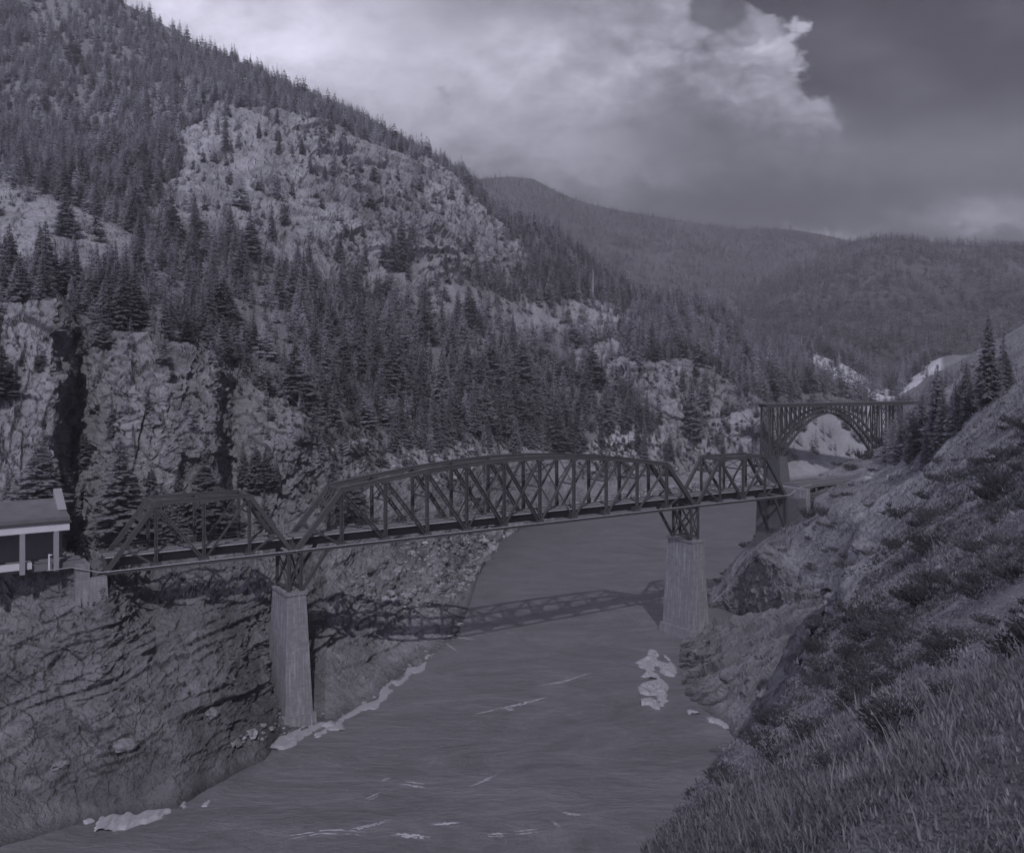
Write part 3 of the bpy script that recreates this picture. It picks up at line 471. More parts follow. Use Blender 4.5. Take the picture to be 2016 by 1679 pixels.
# ------------------------------------------------------------------ the rock point under the right-hand pier
def build_point():
    q = lambda px, py, d: tuple(P(px, py, d))
    R = [[q(1333, 1290, 195)[:2]+(-4,), q(1340, 1330, 182)[:2]+(-4,), q(1350, 1376, 170)[:2]+(-4,), q(1378, 1393, 165)[:2]+(-4,), q(1400, 1405, 162)[:2]+(-4,), q(1432, 1430, 157)[:2]+(-4,), q(1450, 1460, 150)[:2]+(-4,), q(1475, 1500, 142)[:2]+(-4,)],
         [q(1333, 1290, 197), q(1340, 1330, 184), q(1350, 1376, 172), q(1378, 1393, 167), q(1400, 1405, 164), q(1432, 1430, 159), q(1450, 1460, 152), q(1475, 1500, 144)],
         [q(1335, 1280, 199), q(1343, 1305, 190), q(1356, 1345, 179), q(1385, 1362, 171), q(1420, 1372, 168), q(1462, 1385, 162), q(1505, 1395, 154), q(1540, 1400, 147)],
         [q(1338, 1272, 201), q(1352, 1285, 195), q(1375, 1318, 184), q(1398, 1335, 176), q(1450, 1308, 172), q(1520, 1268, 166), q(1576, 1237, 161), q(1600, 1240, 157)],
         [q(1342, 1266, 203), q(1362, 1268, 200), q(1392, 1282, 193), q(1420, 1288, 187), q(1470, 1262, 184), q(1530, 1234, 179), q(1585, 1214, 173), q(1620, 1215, 168)],
         [q(1347, 1260, 205), q(1375, 1243, 205), q(1400, 1222, 206), q(1440, 1210, 203), q(1490, 1201, 200), q(1560, 1182, 194), q(1600, 1184, 187), q(1645, 1192, 178)]]
    R.append([(x+.4, y+4.5, z) for (x, y, _), z in zip(R[-1], (-2, -2, -2, -2, -2, 1, 8, 14))])
    R.append([(50, 236, -2), (52, 234, -2), (54, 232, -2), (56.3, 228, -2), (57.2, 218, -2), (58.2, 207, -1), (60, 197, 8), (63, 188, 14)])
    R.append([(50.2, 236.4, .3), (52.3, 234.4, 1.5), (54.4, 232.4, 4), (56.4, 228.4, 10.5), (57.5, 218.4, 17.8), (58.8, 207.5, 16.6), (60.3, 197.5, 13.6), (63.5, 188, 15.6)])
    R.append([(50.8, 240, .3), (53, 240, 3), (56, 238, 8), (60, 233, 14), (62.5, 224, 20), (63.5, 210, 20.5), (64.5, 197, 19), (66, 186, 20)])
    R.append([(52, 246, 1), (56, 246, 6), (60, 243, 13), (65, 237, 19), (68, 227, 23.5), (69.5, 211, 27), (70, 197, 27.5), (70.5, 186, 29)])
    R.append([(62, 252, 8), (68, 252, 17), (74, 250, 25), (79, 240, 28), (82, 228, 30.5), (82, 212, 34), (82, 197, 36), (82, 186, 39)])
    C = np.array(R, float); rows = [3, 26, 30, 26, 30, 14, 12, 46, 26, 34, 20]; rows = [int(k*1.6) for k in rows]
    def dens(A, cnt):
        o, tt = [], []
        for k, c in enumerate(cnt):
            t = np.linspace(0, 1, c+1)[:-1].reshape(-1, *([1]*(A.ndim-1))); o.append(A[k][None]*(1-t)+A[k+1][None]*t); tt.append(k+t.ravel())
        return np.concatenate(o+[A[-1][None]]), np.concatenate(tt+[[len(cnt)]])
    G, tr = dens(C, rows); G2, tcn = dens(G.transpose(1, 0, 2), [70]*7); G = G2.transpose(1, 0, 2)
    G = smooth2(G, 5); nr, nc = G.shape[:2]
    N = smooth2(grid_normals(G), 3); N /= np.linalg.norm(N, axis=2, keepdims=True)
    if N[int(nr*.3), nc//2, 2] < 0: N = -N
    V = G.reshape(-1, 3); n = N.reshape(-1, 3); t = np.repeat(tr, nc); col = np.tile(tcn, nr)
    rk = np.clip((8.45-t)/.25+.6*fbm(V/9, 3), 0, 1)
    bed = np.array((.93, -.2, .3)); bed /= np.linalg.norm(bed); p = V-(V @ bed)[:, None]*bed*.72
    b1, e1 = blocks(p/6.5+.4*fbm(V/12, 2)[:, None]); b2, e2 = blocks(p/2.4+.25*fbm(V/5, 2)[:, None]); b3, _ = blocks(V/1.1)
    disp = rk*(1.0*b1+.7*b2+.3*b3+.55*fbm(V/5, 5, ridge=True)-.4)+(1-rk)*(.5*fbm(V/7, 4))
    disp *= np.clip(t-.6, .1, 1)
    V = V+n*disp[:, None]
    ck = np.clip(1-e2/.09, 0, 1)
    tone = np.where(rk > .5, .72, .95)*(1+.45*fbm(V/6, 4))*(1-.25*ck*rk); tone = tone*(1-.4*np.clip(1-V[:, 2]/1.3, 0, 1))
    tag(link('rock_point', mesh_np('rock_point', V, grid_faces(nr, nc), M['bank'], False, {'tone': np.clip(tone, .2, 1.6), 'rock': rk})), kind='structure')
    return V, t, rk
RV, rt, rrk = build_point()
gs = rt > 8.6
BVG = np.concatenate([BV, RV[gs]]); BTG = np.concatenate([bt, np.full(gs.sum(), 4.)]); BRG = np.concatenate([brk, rrk[gs]])
# ------------------------------------------------------------------ river
def water_mat():
    m, nt, b = new_mat('silty_water'); L = nt.links
    geo = nd(nt, 'ShaderNodeNewGeometry')
    mp = nd(nt, 'ShaderNodeMapping'); mp.inputs['Rotation'].default_value = (0, 0, math.radians(-62)); mp.inputs['Scale'].default_value = (.45, 1, 1); L.new(geo.outputs['Position'], mp.inputs[0])
    n1 = nd(nt, 'ShaderNodeTexNoise', i_Scale=.9, i_Detail=7., i_Roughness=.6, i_Distortion=.4); L.new(mp.outputs[0], n1.inputs['Vector'])
    n2 = nd(nt, 'ShaderNodeTexNoise', i_Scale=.08, i_Detail=8., i_Roughness=.68, i_Distortion=2.2); L.new(mp.outputs[0], n2.inputs['Vector'])
    v = mth(nt, 'ADD', .092, mth(nt, 'ADD', mth(nt, 'MULTIPLY', mth(nt, 'SUBTRACT', n2.outputs[0], .5), .12), mth(nt, 'MULTIPLY', mth(nt, 'SUBTRACT', n1.outputs[0], .5), .05)))
    mx = nd(nt, 'ShaderNodeMix', data_type='RGBA', blend_type='MULTIPLY'); mx.inputs[0].default_value = 1; L.new(v, mx.inputs[6]); mx.inputs[7].default_value = tinted(1)
    L.new(mx.outputs[2], b.inputs['Base Color']); b.inputs['Roughness'].default_value = .5; b.inputs['Specular IOR Level'].default_value = .3
    bp = nd(nt, 'ShaderNodeBump'); bp.inputs['Strength'].default_value = .8; bp.inputs['Distance'].default_value = .35
    L.new(mth(nt, 'ADD', n1.outputs[0], mth(nt, 'MULTIPLY', n2.outputs[0], 2.)), bp.inputs['Height']); L.new(bp.outputs[0], b.inputs['Normal'])
    return m
wv = np.array([(-600, -200, 0), (700, -200, 0), (700, 1200, 0), (-600, 1200, 0)], float)
tag(link('river', mesh_np('river', wv, np.array([[0, 1, 2, 3]]), water_mat())), kind='structure')
gv = np.array([(-5000, -600, -9), (5000, -600, -9), (5000, 5000, -9), (-5000, 5000, -9)], float)
tag(link('ground', mesh_np('ground', gv, np.array([[0, 1, 2, 3]]), M['far'], False, {'tone': np.full(4, .6)})), kind='structure')
# visible-surface lookup: coarse depth buffer of both slopes, in photo pixels
CELL = 4
zb = np.full((1679//CELL+2, 2016//CELL+2), 1e9)
def splat(V):
    x, y = proj(V); m = (V[:, 1] > 1) & (x >= 0) & (x < 2016) & (y >= 0) & (y < 1679)
    np.minimum.at(zb, ((y[m]/CELL).astype(int), (x[m]/CELL).astype(int)), V[m, 1])
splat(HV); splat(BV); splat(RV)
for _ in range(3):                                         # near ground has sparse points: close the holes
    zb[1:] = np.minimum(zb[1:], np.where(zb[:-1] < 60, zb[:-1]*1.02, 1e9))
def visible(Pt, slack=1.06):
    x, y = proj(Pt); ok = (Pt[:, 1] > 1) & (x > 0) & (x < 2016) & (y > 0) & (y < 1679)
    xi = np.clip(x/CELL, 0, zb.shape[1]-1).astype(int); yi = np.clip(y/CELL, 0, zb.shape[0]-1).astype(int)
    return ok & (Pt[:, 1] < zb[yi, xi]*slack+2)
def ground_at(px, py, V=None):
    V = HV if V is None else V
    x, y = proj(V); d2 = np.where(V[:, 1] > 1, (x-px)**2+(y-py)**2, 1e12); c = np.argsort(d2)[:12]; c = c[d2[c] < max(60, d2[c[0]]*1.5+1)]
    return V[c[np.argmin(V[c, 1])]]
#PART2
# ------------------------------------------------------------------ bar and box builder
class MB:
    def __init__(s): s.v = []; s.f = []; s.uv = []
    def quadbox(s, c):                                     # eight corners: 0-3 one end (ring), 4-7 other end (ring)
        k = len(s.v); s.v += [tuple(q) for q in c]
        s.f += [(k, k+3, k+2, k+1), (k+4, k+5, k+6, k+7)]+[(k+i, k+(i+1) % 4, k+4+(i+1) % 4, k+4+i) for i in range(4)]
    def bar(s, a, b, w, h=None, up=(0, 0, 1)):
        a, b = Vector(a), Vector(b); h = h or w; t = (b-a).normalized(); u = Vector(up)
        if abs(t.dot(u)) > .98: u = UX if UX is not None else Vector((1, 0, 0))
        x = t.cross(u).normalized(); z = x.cross(t); c = []
        for p in (a, b):
            for i, j in ((-1, -1), (1, -1), (1, 1), (-1, 1)): c.append(p+x*(w/2*i)+z*(h/2*j))
        s.quadbox(c); return s
    def lattice(s, a, b, w, side, fl=.14, pitch=None):     # two flanges joined by zigzag lacing: a built-up steel member
        a, b, sd = Vector(a), Vector(b), Vector(side).normalized(); L = (b-a).length; t = (b-a)/L
        for k in (-1, 1): s.bar(a+sd*(w/2-fl/2)*k, b+sd*(w/2-fl/2)*k, fl, w*.8, up=sd.cross(t))
        n = max(2, int(L/(pitch or w*1.1)))
        for i in range(n):
            p, q = a+t*(L*i/n), a+t*(L*(i+1)/n); k = 1 if i % 2 else -1
            s.bar(p+sd*(w/2-fl)*k, q-sd*(w/2-fl)*k, .07, w*.7, up=sd.cross(t))
        return s
    def prism(s, poly, dvec):                              # planar outline pushed along dvec
        k = len(s.v); n = len(poly); dv = Vector(dvec); s.v += [tuple(p) for p in poly]+[tuple(Vector(p)+dv) for p in poly]
        s.f += [tuple(range(k+n-1, k-1, -1)), tuple(range(k+n, k+2*n))]+[(k+i, k+(i+1) % n, k+n+(i+1) % n, k+n+i) for i in range(n)]
        return s
    def build(s, name, mat, parent=None, smooth=False):
        me = bpy.data.meshes.new(name); me.from_pydata(s.v, [], s.f); me.update()
        bm = bmesh.new(); bm.from_mesh(me); bmesh.ops.recalc_face_normals(bm, faces=bm.faces); bm.to_mesh(me); bm.free()
        me.materials.append(mat)
        if smooth: me.polygons.foreach_set('use_smooth', [True]*len(me.polygons))
        return link(name, me, parent)
UX = None
PHI = 1.0; U = Vector((math.sin(PHI), math.cos(PHI), 0)); NV = Vector((-math.cos(PHI), math.sin(PHI), 0)); UX = U
O3 = Vector((-37.29, 159.716, 0)); BW = 6.1; ZC = 29.6
def B(t, s, z): return O3+U*t+NV*s+Vector((0, 0, z))
def box_uv(o):                                             # metric UVs: along the face's horizontal, and height
    me = o.data; uv = me.uv_layers.new(name='UVMap')
    for p in me.polygons:
        n = p.normal; h = Vector((-n.y, n.x, 0)); h = h.normalized() if h.length > .2 else Vector((1, 0, 0)); v = Vector((0, 0, 1)) if abs(n.z) < .8 else n.cross(h)
        for li in p.loop_indices:
            c = me.vertices[me.loops[li].vertex_index].co; uv.data[li].uv = (c.dot(h), c.dot(v))
    return o
# ------------------------------------------------------------------ the three-span railway truss bridge
def truss_bridge():
    root = empty('truss_bridge'); tag(root, 'long dark steel railway truss bridge of three spans crossing the river on stone piers', 'railway bridge')
    st, tm = M['steel'], M['timber']
    def one(name, fn, par, mat=st):
        m = MB(); fn(m); return m.build(name, mat, par)
    def span(t0, n, pl, heights, main):
        sp = empty('truss_span'); sp.parent = root
        sp['label'] = 'long arched-top middle span' if main else ('short flat-topped span at the shed end' if t0 < 0 else 'short flat-topped span at the far abutment')
        T = lambda i: t0+i*pl
        cw = 1.0 if main else .82
        for s in (0, BW):
            inw = .0
            # chords
            for i in range(n):
                one('bottom_chord', lambda m, i=i: m.bar(B(T(i), s, ZC), B(T(i+1), s, ZC), .5, .55), sp)
                if 1 <= i < n-1:
                    def tc(m, i=i):
                        a, b = B(T(i), s, ZC+heights[i]), B(T(i+1), s, ZC+heights[i+1])
                        m.bar(a, b, cw*.8, cw*.75); m.bar(a+Vector((0, 0, cw*.42)), b+Vector((0, 0, cw*.42)), cw, .09)
                    one('top_chord', tc, sp)
            for a, b in ((0, 1), (n, n-1)):
                def ep(m, a=a, b=b):
                    p, q = B(T(a), s, ZC), B(T(b), s, ZC+heights[b]); m.bar(p, q, cw*.85, cw*.8, up=NV)
                one('end_post', ep, sp)
                h_ = .36
                one('knee_strut', lambda m, a=a, b=b: m.bar(B(T(a)+(T(b)-T(a))*h_, s, ZC+heights[b]*h_), B(T(b), s, ZC+.3), .3, .3), sp)
            for i in range(1, n):
                hz = heights[i]
                w = .6 if main else .5
                def post(m, i=i, hz=hz, w=w): m.lattice(B(T(i), s, ZC+.2), B(T(i), s, ZC+hz-.3), w, U, .15)
                one('post', post, sp)
                one('gusset_plate', lambda m, i=i: m.bar(B(T(i)-.8, s, ZC+.35), B(T(i)+.8, s, ZC+.35), .66, .9), sp)
                one('gusset_plate', lambda m, i=i, hz=hz: m.bar(B(T(i)-.7, s, ZC+hz-.3), B(T(i)+.7, s, ZC+hz-.3), .72, .8), sp)
            half = n/2
            dg = []
            for i in range(1, n-1):
                if i+1 <= math.ceil(half-.01) and i < half-.4: dg.append((i, i+1))          # top of i down to bottom of i+1
            for i in range(n-1, 1, -1):
                if i-1 >= math.floor(half+.01) and i > half+.4: dg.append((i, i-1))
            w = .68 if main else .56
            for a, b in dg:
                one('diagonal', lambda m, a=a, b=b: m.lattice(B(T(a), s, ZC+heights[a]-.3), B(T(b), s, ZC+.3), w, U*.7+Vector((0, 0, .5)), .17, 1.0), sp)
            if main:
                for a, b in ((5, 4), (6, 7)): one('counter_rod', lambda m, a=a, b=b: m.bar(B(T(a), s, ZC+heights[a]-.3), B(T(b), s, ZC+.3), .2, .2), sp)
        # cross frames
        for i in range(1, n):
            hz = heights[i]
            def sway(m, i=i, hz=hz):
                z0, z1 = ZC+7.4, ZC+hz-.2
                if z1-z0 < 1.2: z0 = z1-1.6
                m.bar(B(T(i), .3, z0), B(T(i), BW-.3, z0), .22, .26); m.bar(B(T(i), .3, z1), B(T(i), BW-.3, z1), .3, .3)
                m.bar(B(T(i), .3, z0), B(T(i), BW-.3, z1), .12, .12); m.bar(B(T(i), .3, z1), B(T(i), BW-.3, z0), .12, .12)
            one('sway_frame', sway, sp)
            if i < n-1:
                def lat(m, i=i):
                    a, b = heights[i], heights[i+1]
                    m.bar(B(T(i), .3, ZC+a), B(T(i+1), BW-.3, ZC+b), .16, .16); m.bar(B(T(i), BW-.3, ZC+a), B(T(i+1), .3, ZC+b), .16, .16)
                one('lateral_brace', lat, sp)
        for a, b in ((0, 1), (n, n-1)):
            def por(m, a=a, b=b):
                for f0, f1 in ((.72, 1.),):
                    p0, p1 = B(T(a)+(T(b)-T(a))*f0, .3, ZC+heights[b]*f0), B(T(b), .3, ZC+heights[b])
                    q0, q1 = p0+NV*(BW-.6), p1+NV*(BW-.6)
                    m.bar(p0, q0, .3, .3); m.bar(p1, q1, .4, .4)
                    k = 4
                    for j in range(k):
                        f, g = j/k, (j+1)/k
                        m.bar(p0.lerp(q0, f), p1.lerp(q1, g), .12, .12); m.bar(p1.lerp(q1, f), p0.lerp(q0, g), .12, .12)
            one('portal_brace', por, sp)
        # floor
        for i in range(n+1):
            one('floor_beam', lambda m, i=i: m.bar(B(T(i), .35, ZC+.75), B(T(i), BW-.35, ZC+.75), .4, 1.15), sp)
        for s in (BW/2-1.0, BW/2+1.0):
            one('stringer', lambda m, s=s: m.bar(B(T(0), s, ZC+1.35), B(T(n), s, ZC+1.35), .4, 1.3), sp)
        def ties(m):
            k = int(n*pl/.62)
            for i in range(k): 
                t = T(0)+(i+.5)*.62; m.bar(B(t, BW/2-2.1, ZC+2.12), B(t, BW/2+2.1, ZC+2.12), .34, .24)
            m.bar(B(T(0), BW/2-1.95, ZC+2.36), B(T(n), BW/2-1.95, ZC+2.36), .26, .2); m.bar(B(T(0), BW/2+1.95, ZC+2.36), B(T(n), BW/2+1.95, ZC+2.36), .26, .2)
        one('tie_deck', ties, sp, tm)
        for s in (BW/2-.72, BW/2+.72):
            one('rail', lambda m, s=s: m.bar(B(T(0), s, ZC+2.34), B(T(n), s, ZC+2.34), .09, .18), sp, M['rail'])
        def walk(m):
            m.bar(B(T(0), .55, ZC+2.28), B(T(n), .55, ZC+2.28), .34, .14)
        one('walkway_plank', walk, sp, M['pale_timber'])
        def hr(m):
            s = BW-.1
            for z in (ZC+2.9, ZC+3.4): m.bar(B(T(0), s-.6, z), B(T(n), s-.6, z), .07, .07)
            for i in range(n*3+1): m.bar(B(T(0)+i*pl/3, s-.6, ZC+2.1), B(T(0)+i*pl/3, s-.6, ZC+3.4), .07, .07)
        one('handrail', hr, sp)
        def hr2(m):                                        # odd lengths of worn plank lying by the near rail
            for i in range(n):
                a = T(i)+pl*random.uniform(.1, .25); m.bar(B(a, BW/2-1.5, ZC+2.28), B(a+pl*random.uniform(.3, .5), BW/2-1.5, ZC+2.28), .2, .08)
        one('plank', hr2, sp, M['pale_timber'])
        return sp
    def hm(i): return [0, 10.0, 11.2, 12.2, 12.9, 13.3, 13.3, 12.9, 12.2, 11.2, 10.0, 0][i]
    span(0, 11, 8.5, [hm(i) for i in range(12)], True)
    span(-30.25, 4, 30.25/4*.985, [0, 10.2, 10.2, 10.2, 0], False)
    span(93.95, 4, 30.25/4*.985, [0, 10.2, 10.2, 10.2, 0], False)
    pipe = MB(); pipe.bar(B(-31, -.42, ZC+.30), B(124.5, -.42, ZC+.30), .13, .13)
    for i in range(52): pipe.bar(B(-30+i*3., -.42, ZC+.30), B(-30+i*3.+.22, -.42, ZC+.30), .2, .2)
    pipe.bar(B(-31, -.42, ZC+.30), B(-35, -.7, ZC+1.6), .12, .12); pipe.bar(B(-35, -.7, ZC+1.6), B(-38.5, -1.5, ZC+1.7), .12, .12)
    pipe.bar(B(124.5, -.42, ZC+.30), B(128.5, -.6, ZC+2.), .12, .12); pipe.bar(B(128.5, -.6, ZC+2.), B(132.5, -.6, ZC+2.3), .12, .12)
    pipe.build('service_pipe', M['pale_timber'], root)
    # piers
    def pier(t, z0, z1, ub, ut, nb, nt_, soff=0., tower=True, label=None):
        pr = empty('pier'); pr.parent = root
        if label: pr['label'] = label
        m = MB(); k = 14; c = BW/2+soff
        ring = lambda z: [B(t-(ub+(ut-ub)*f)/2, c-(nb+(nt_-nb)*f)/2, z) for f in ((z-z0)/(z1-z0),)]+[B(t+(ub+(ut-ub)*f)/2, c-(nb+(nt_-nb)*f)/2, z) for f in ((z-z0)/(z1-z0),)]+[B(t+(ub+(ut-ub)*f)/2, c+(nb+(nt_-nb)*f)/2, z) for f in ((z-z0)/(z1-z0),)]+[B(t-(ub+(ut-ub)*f)/2, c+(nb+(nt_-nb)*f)/2, z) for f in ((z-z0)/(z1-z0),)]
        m.quadbox(ring(z0)+ring(z1))
        box_uv(m.build('masonry_shaft', M['stone'], pr))
        f = MB(); g = lambda e, z: [B(t-ub/2-e, c-nb/2-e, z), B(t+ub/2+e, c-nb/2-e, z), B(t+ub/2+e, c+nb/2+e, z), B(t-ub/2-e, c+nb/2+e, z)]
        f.quadbox(g(.9, z0-6)+g(.35, z0+2.2)); box_uv(f.build('footing', M['stone'], pr))
        cp = MB(); e = .2; h = lambda z: [B(t-ut/2-e, c-nt_/2-e, z), B(t+ut/2+e, c-nt_/2-e, z), B(t+ut/2+e, c+nt_/2+e, z), B(t-ut/2-e, c+nt_/2+e, z)]
        cp.quadbox(h(z1)+h(z1+.45)); box_uv(cp.build('coping', M['stone'], pr))
        if tower:
            zt = ZC-.3; zb_ = z1+.45
            for s in (.1, BW-.1):
                for q in (-1, 1):
                    p = MB(); p.lattice(B(t+q*ut*.33, s, zb_), B(t+q*ut*.33, s, zt), .5, U, .16); p.build('tower_post', st, pr)
                p = MB(); p.bar(B(t-ut*.33, s, zb_+.4), B(t+ut*.33, s, zt-.3), .2, .2).bar(B(t+ut*.33, s, zb_+.4), B(t-ut*.33, s, zt-.3), .2, .2); p.build('tower_brace', st, pr)
                p = MB(); q = tower; p.lattice(B(t+q*ut*.4, s, zb_+.2), B(t+q*(ut*.4+4.6), s, zt), .6, U, .2); p.build('raking_strut', st, pr)
            p = MB()
            for q in (-1, 1):
                a = t+q*ut*.33
                p.bar(B(a, .2, zb_+.5), B(a, BW-.2, zt-.4), .28, .28).bar(B(a, BW-.2, zb_+.5), B(a, .2, zt-.4), .28, .28).bar(B(a, .2, zb_+.6), B(a, BW-.2, zb_+.6), .3, .4).bar(B(a, .2, zt-.2), B(a, BW-.2, zt-.2), .4, .6)
            p.build('tower_frame', st, pr)
    pier(0, 0, 22.3, 5.0, 3.4, 10.5, 7.6, 0, 1, 'tall tapering stone pier on the rocky shore, streaked with white')
    pier(93.5, 0, 21.6, 5.2, 3.2, 10.2, 8.4, 0, -1, 'stone pier standing in the river below the braced steel tower')
    for t, z0, sg, lab in ((-31.3, 15, 1, 'stone abutment beside the shed'), (125.4, 1, -1, 'stone abutment at the far end')):
        ab = empty('abutment'); ab.parent = root; ab['label'] = lab
        m = MB(); c = BW/2; w = 6.6 if sg < 0 else 3.6; shm = M['shade_stone'] if sg < 0 else M['stone']  # far shaft: the shade on its face is put into the stone colour
        m.quadbox([B(t-1.3-.5, c-w-1, z0), B(t+1.3+.5, c-w-1, z0), B(t+1.3+.5, c+w+1, z0), B(t-1.3-.5, c+w+1, z0), B(t-1.2, c-w, ZC-.4), B(t+1.2, c-w, ZC-.4), B(t+1.2, c+w, ZC-.4), B(t-1.2, c+w, ZC-.4)])
        box_uv(m.build('masonry_shaft', shm, ab))
        bk = MB(); q = t-sg*2.2; bk.quadbox([B(q-1, c-w, z0), B(q+1, c-w, z0), B(q+1, c+w, z0), B(q-1, c+w, z0), B(q-1, c-w+.3, ZC+1.75), B(q+1, c-w+.3, ZC+1.75), B(q+1, c+w-.3, ZC+1.75), B(q-1, c+w-.3, ZC+1.75)])
        box_uv(bk.build('back_wall', M['stone'], ab))
        if sg < 0:
            for s in (.1, BW-.1):
                p = MB(); p.lattice(B(t-1.4, s, 20.5), B(t-5.6, s, ZC-.4), .6, U, .2); p.build('raking_strut', st, ab)
                p = MB(); p.bar(B(t-1.5, s, 19.8), B(t-1.5, s, ZC-.5), .4, .4); p.build('tower_post', st, ab)
truss_bridge()
# ------------------------------------------------------------------ the arch bridge upstream
def arch_bridge():
    root = empty('arch_bridge'); tag(root, 'dark steel arch bridge with a flat deck, upstream behind the truss bridge', 'arch bridge')
    A, Bq = Vector((129.0, 478, 0)), Vector((226.0, 514, 0)); L = (Bq-A).length; u = (Bq-A)/L; n = Vector((-u.y, u.x, 0)); zd = 41.0; st = M['steel_far']
    def Q(t, s, z): return A+u*t+n*s+Vector((0, 0, z))
    ta, tb = 8.5, 72.; zs, zc = 13., 36.0
    za = lambda t: zs+(zc-zs)*(1-((t-(ta+tb)/2)/((tb-ta)/2))**2)
    thick = lambda t: 2.2+3.6*abs((t-(ta+tb)/2)/((tb-ta)/2))**1.6
    N = 22; ts = [ta+(tb-ta)*i/N for i in range(N+1)]
    for s in (-3.2, 3.2):
        for nm, off in (('arch_rib', 0), ('upper_rib', 1)):
            m = MB()
            for a, b in zip(ts[:-1], ts[1:]): m.bar(Q(a, s, za(a)+off*thick(a)), Q(b, s, za(b)+off*thick(b)), 1.0, 1.0)
            m.build(nm, st, root)
        m = MB()
        for i, (a, b) in enumerate(zip(ts[:-1], ts[1:])):
            m.bar(Q(a, s, za(a)), Q(a, s, za(a)+thick(a)), .3, .3); m.bar(Q(a, s, za(a)+(thick(a) if i % 2 else 0)), Q(b, s, za(b)+(0 if i % 2 else thick(b))), .3, .3)
        m.build('rib_lacing', st, root)
        for i in range(0, N+1):
            t = ts[i]; z0 = za(t)+thick(t)
            if zd-1.8-z0 > .4:
                m = MB(); m.bar(Q(t, s, z0), Q(t, s, zd-1.8), .6, .6); m.build('spandrel_post', st, root)
                if i < N and zd-1.8-(za(ts[i+1])+thick(ts[i+1])) > .2:
                    t2 = ts[i+1]; z2 = za(t2)+thick(t2); m = MB()
                    if i < N/2: m.bar(Q(t2, s, z2), Q(t, s, zd-1.8), .3, .3)
                    else: m.bar(Q(t, s, z0), Q(t2, s, zd-1.8), .3, .3)
                    m.build('spandrel_brace', st, root)
        m = MB(); m.bar(Q(0, s, zd-1), Q(L, s, zd-1), .5, 1.5); m.build('deck_girder', st, root)
        for t0, t1, z0 in ((1.5, 6.8, 13), (tb+1.5, tb+4.5, 15), (tb+13, tb+15.5, 24)):
            for q in (t0, t1):
                m = MB(); m.bar(Q(q, s*(1.15), z0), Q(q, s, zd-1.6), .7, .7); m.build('tower_leg', st, root)
            m = MB(); zz = np.linspace(z0, zd-1.6, 5)
            for a, b in zip(zz[:-1], zz[1:]): m.bar(Q(t0, s, a), Q(t1, s, b), .28, .28).bar(Q(t1, s, a), Q(t0, s, b), .28, .28).bar(Q(t0, s, b), Q(t1, s, b), .28, .28)
            m.build('tower_brace', st, root)
    m = MB()
    for t in ts[1:-1]: m.bar(Q(t, -3.2, za(t)), Q(t, 3.2, za(t)), .3, .3); m.bar(Q(t, -3.2, za(t)+thick(t)), Q(t, 3.2, za(t)+thick(t)), .3, .3)
    for a, b in zip(ts[:-1], ts[1:]): m.bar(Q(a, -3.2, za(a)), Q(b, 3.2, za(b)), .2, .2).bar(Q(a, 3.2, za(a)), Q(b, -3.2, za(b)), .2, .2)
    m.build('cross_bracing', st, root)
    m = MB(); m.bar(Q(-2, 0, zd+.05), Q(L+3, 0, zd+.05), 7.6, .5); m.build('deck', M['timber'], root)
    m = MB()
    for s in (-3.7, 3.7):
        m.bar(Q(-2, s, zd+1.3), Q(L+3, s, zd+1.3), .12, .12)
        for i in range(40): m.bar(Q(-2+i*2.6, s, zd+.2), Q(-2+i*2.6, s, zd+1.3), .12, .12)
    m.build('railing', st, root)
    for t, zt, w0, w1, zb_, lean in ((ta+.2, 14.2, 7, 4.5, -5, 2.), (tb, 14.4, 7, 5, 2, 0)):
        m = MB(); r = lambda t_, w, z: [Q(t_-w/2, -5.2, z), Q(t_+w/2, -5.2, z), Q(t_+w/2, 5.2, z), Q(t_-w/2, 5.2, z)]
        m.quadbox(r(t+lean, w0, zb_)+r(t, w1, zt)); box_uv(m.build('skewback_pier', M['shade_stone'], root))  # shade on the arch piers painted in with darker stone
arch_bridge()
# ------------------------------------------------------------------ shed over the track, track on land, walls
def shed():
    root = empty('rock_shed', tuple(B(-37, BW/2, 32))); root['label'] = 'pale concrete shed over the track under the cliff, at the bridge end'; root['category'] = 'shed'
    off = -Vector(root.location)
    def Z(t, s, z): return B(t, s, z)+off
    t0, t1 = -35.4, -86.
    for t in (-37.2, -41.7, -46.2, -50.7, -55.2, -59.7, -64.2, -68.7, -73.2, -77.7, -82.2):
        m = MB(); m.bar(Z(t, -.6, 30.9), Z(t, -.6, 36.95), .7, .7); m.build('column', M['concrete'], root)
    m = MB(); m.bar(Z(t0, -.6, 37.5), Z(t1, -.6, 37.5), .8, 1.1); m.build('fascia_beam', M['white'], root)
    m = MB(); m.bar(Z(t0+.25, 3.3, 38.2), Z(t1, 3.3, 38.2), 9.0, .28); m.build('roof_slab', M['steel'], root)
    m = MB(); m.bar(Z(t0, 7.6, 34.5), Z(t1, 7.6, 34.5), .7, 7.2); m.build('back_wall', M['concrete'], root)
    m = MB(); m.bar(Z(t0-5, -.1, 32.0), Z(t1, -.1, 32.0), .35, 1.0); m.build('curb_wall', M['white'], root)
    m = MB(); m.prism([Z(t0+.1, -.6, 38.36), Z(t0+.1, 8.2, 38.36), Z(t0+.1, 9.4, 40.2), Z(t0+.1, 9.0, 40.6), Z(t0+.1, 4, 39.3), Z(t0+.1, -.6, 38.95)], U*(t1-t0)); m.build('sloping_cover', M['earth'], root)
    m = MB(); m.prism([Z(t0+.16, 3.5, 39.4), Z(t0+.16, 9.3, 39.0), Z(t0+.16, 9.7, 42.0)], U*-1.2); m.build('wing_wall', M['concrete'], root)
shed()
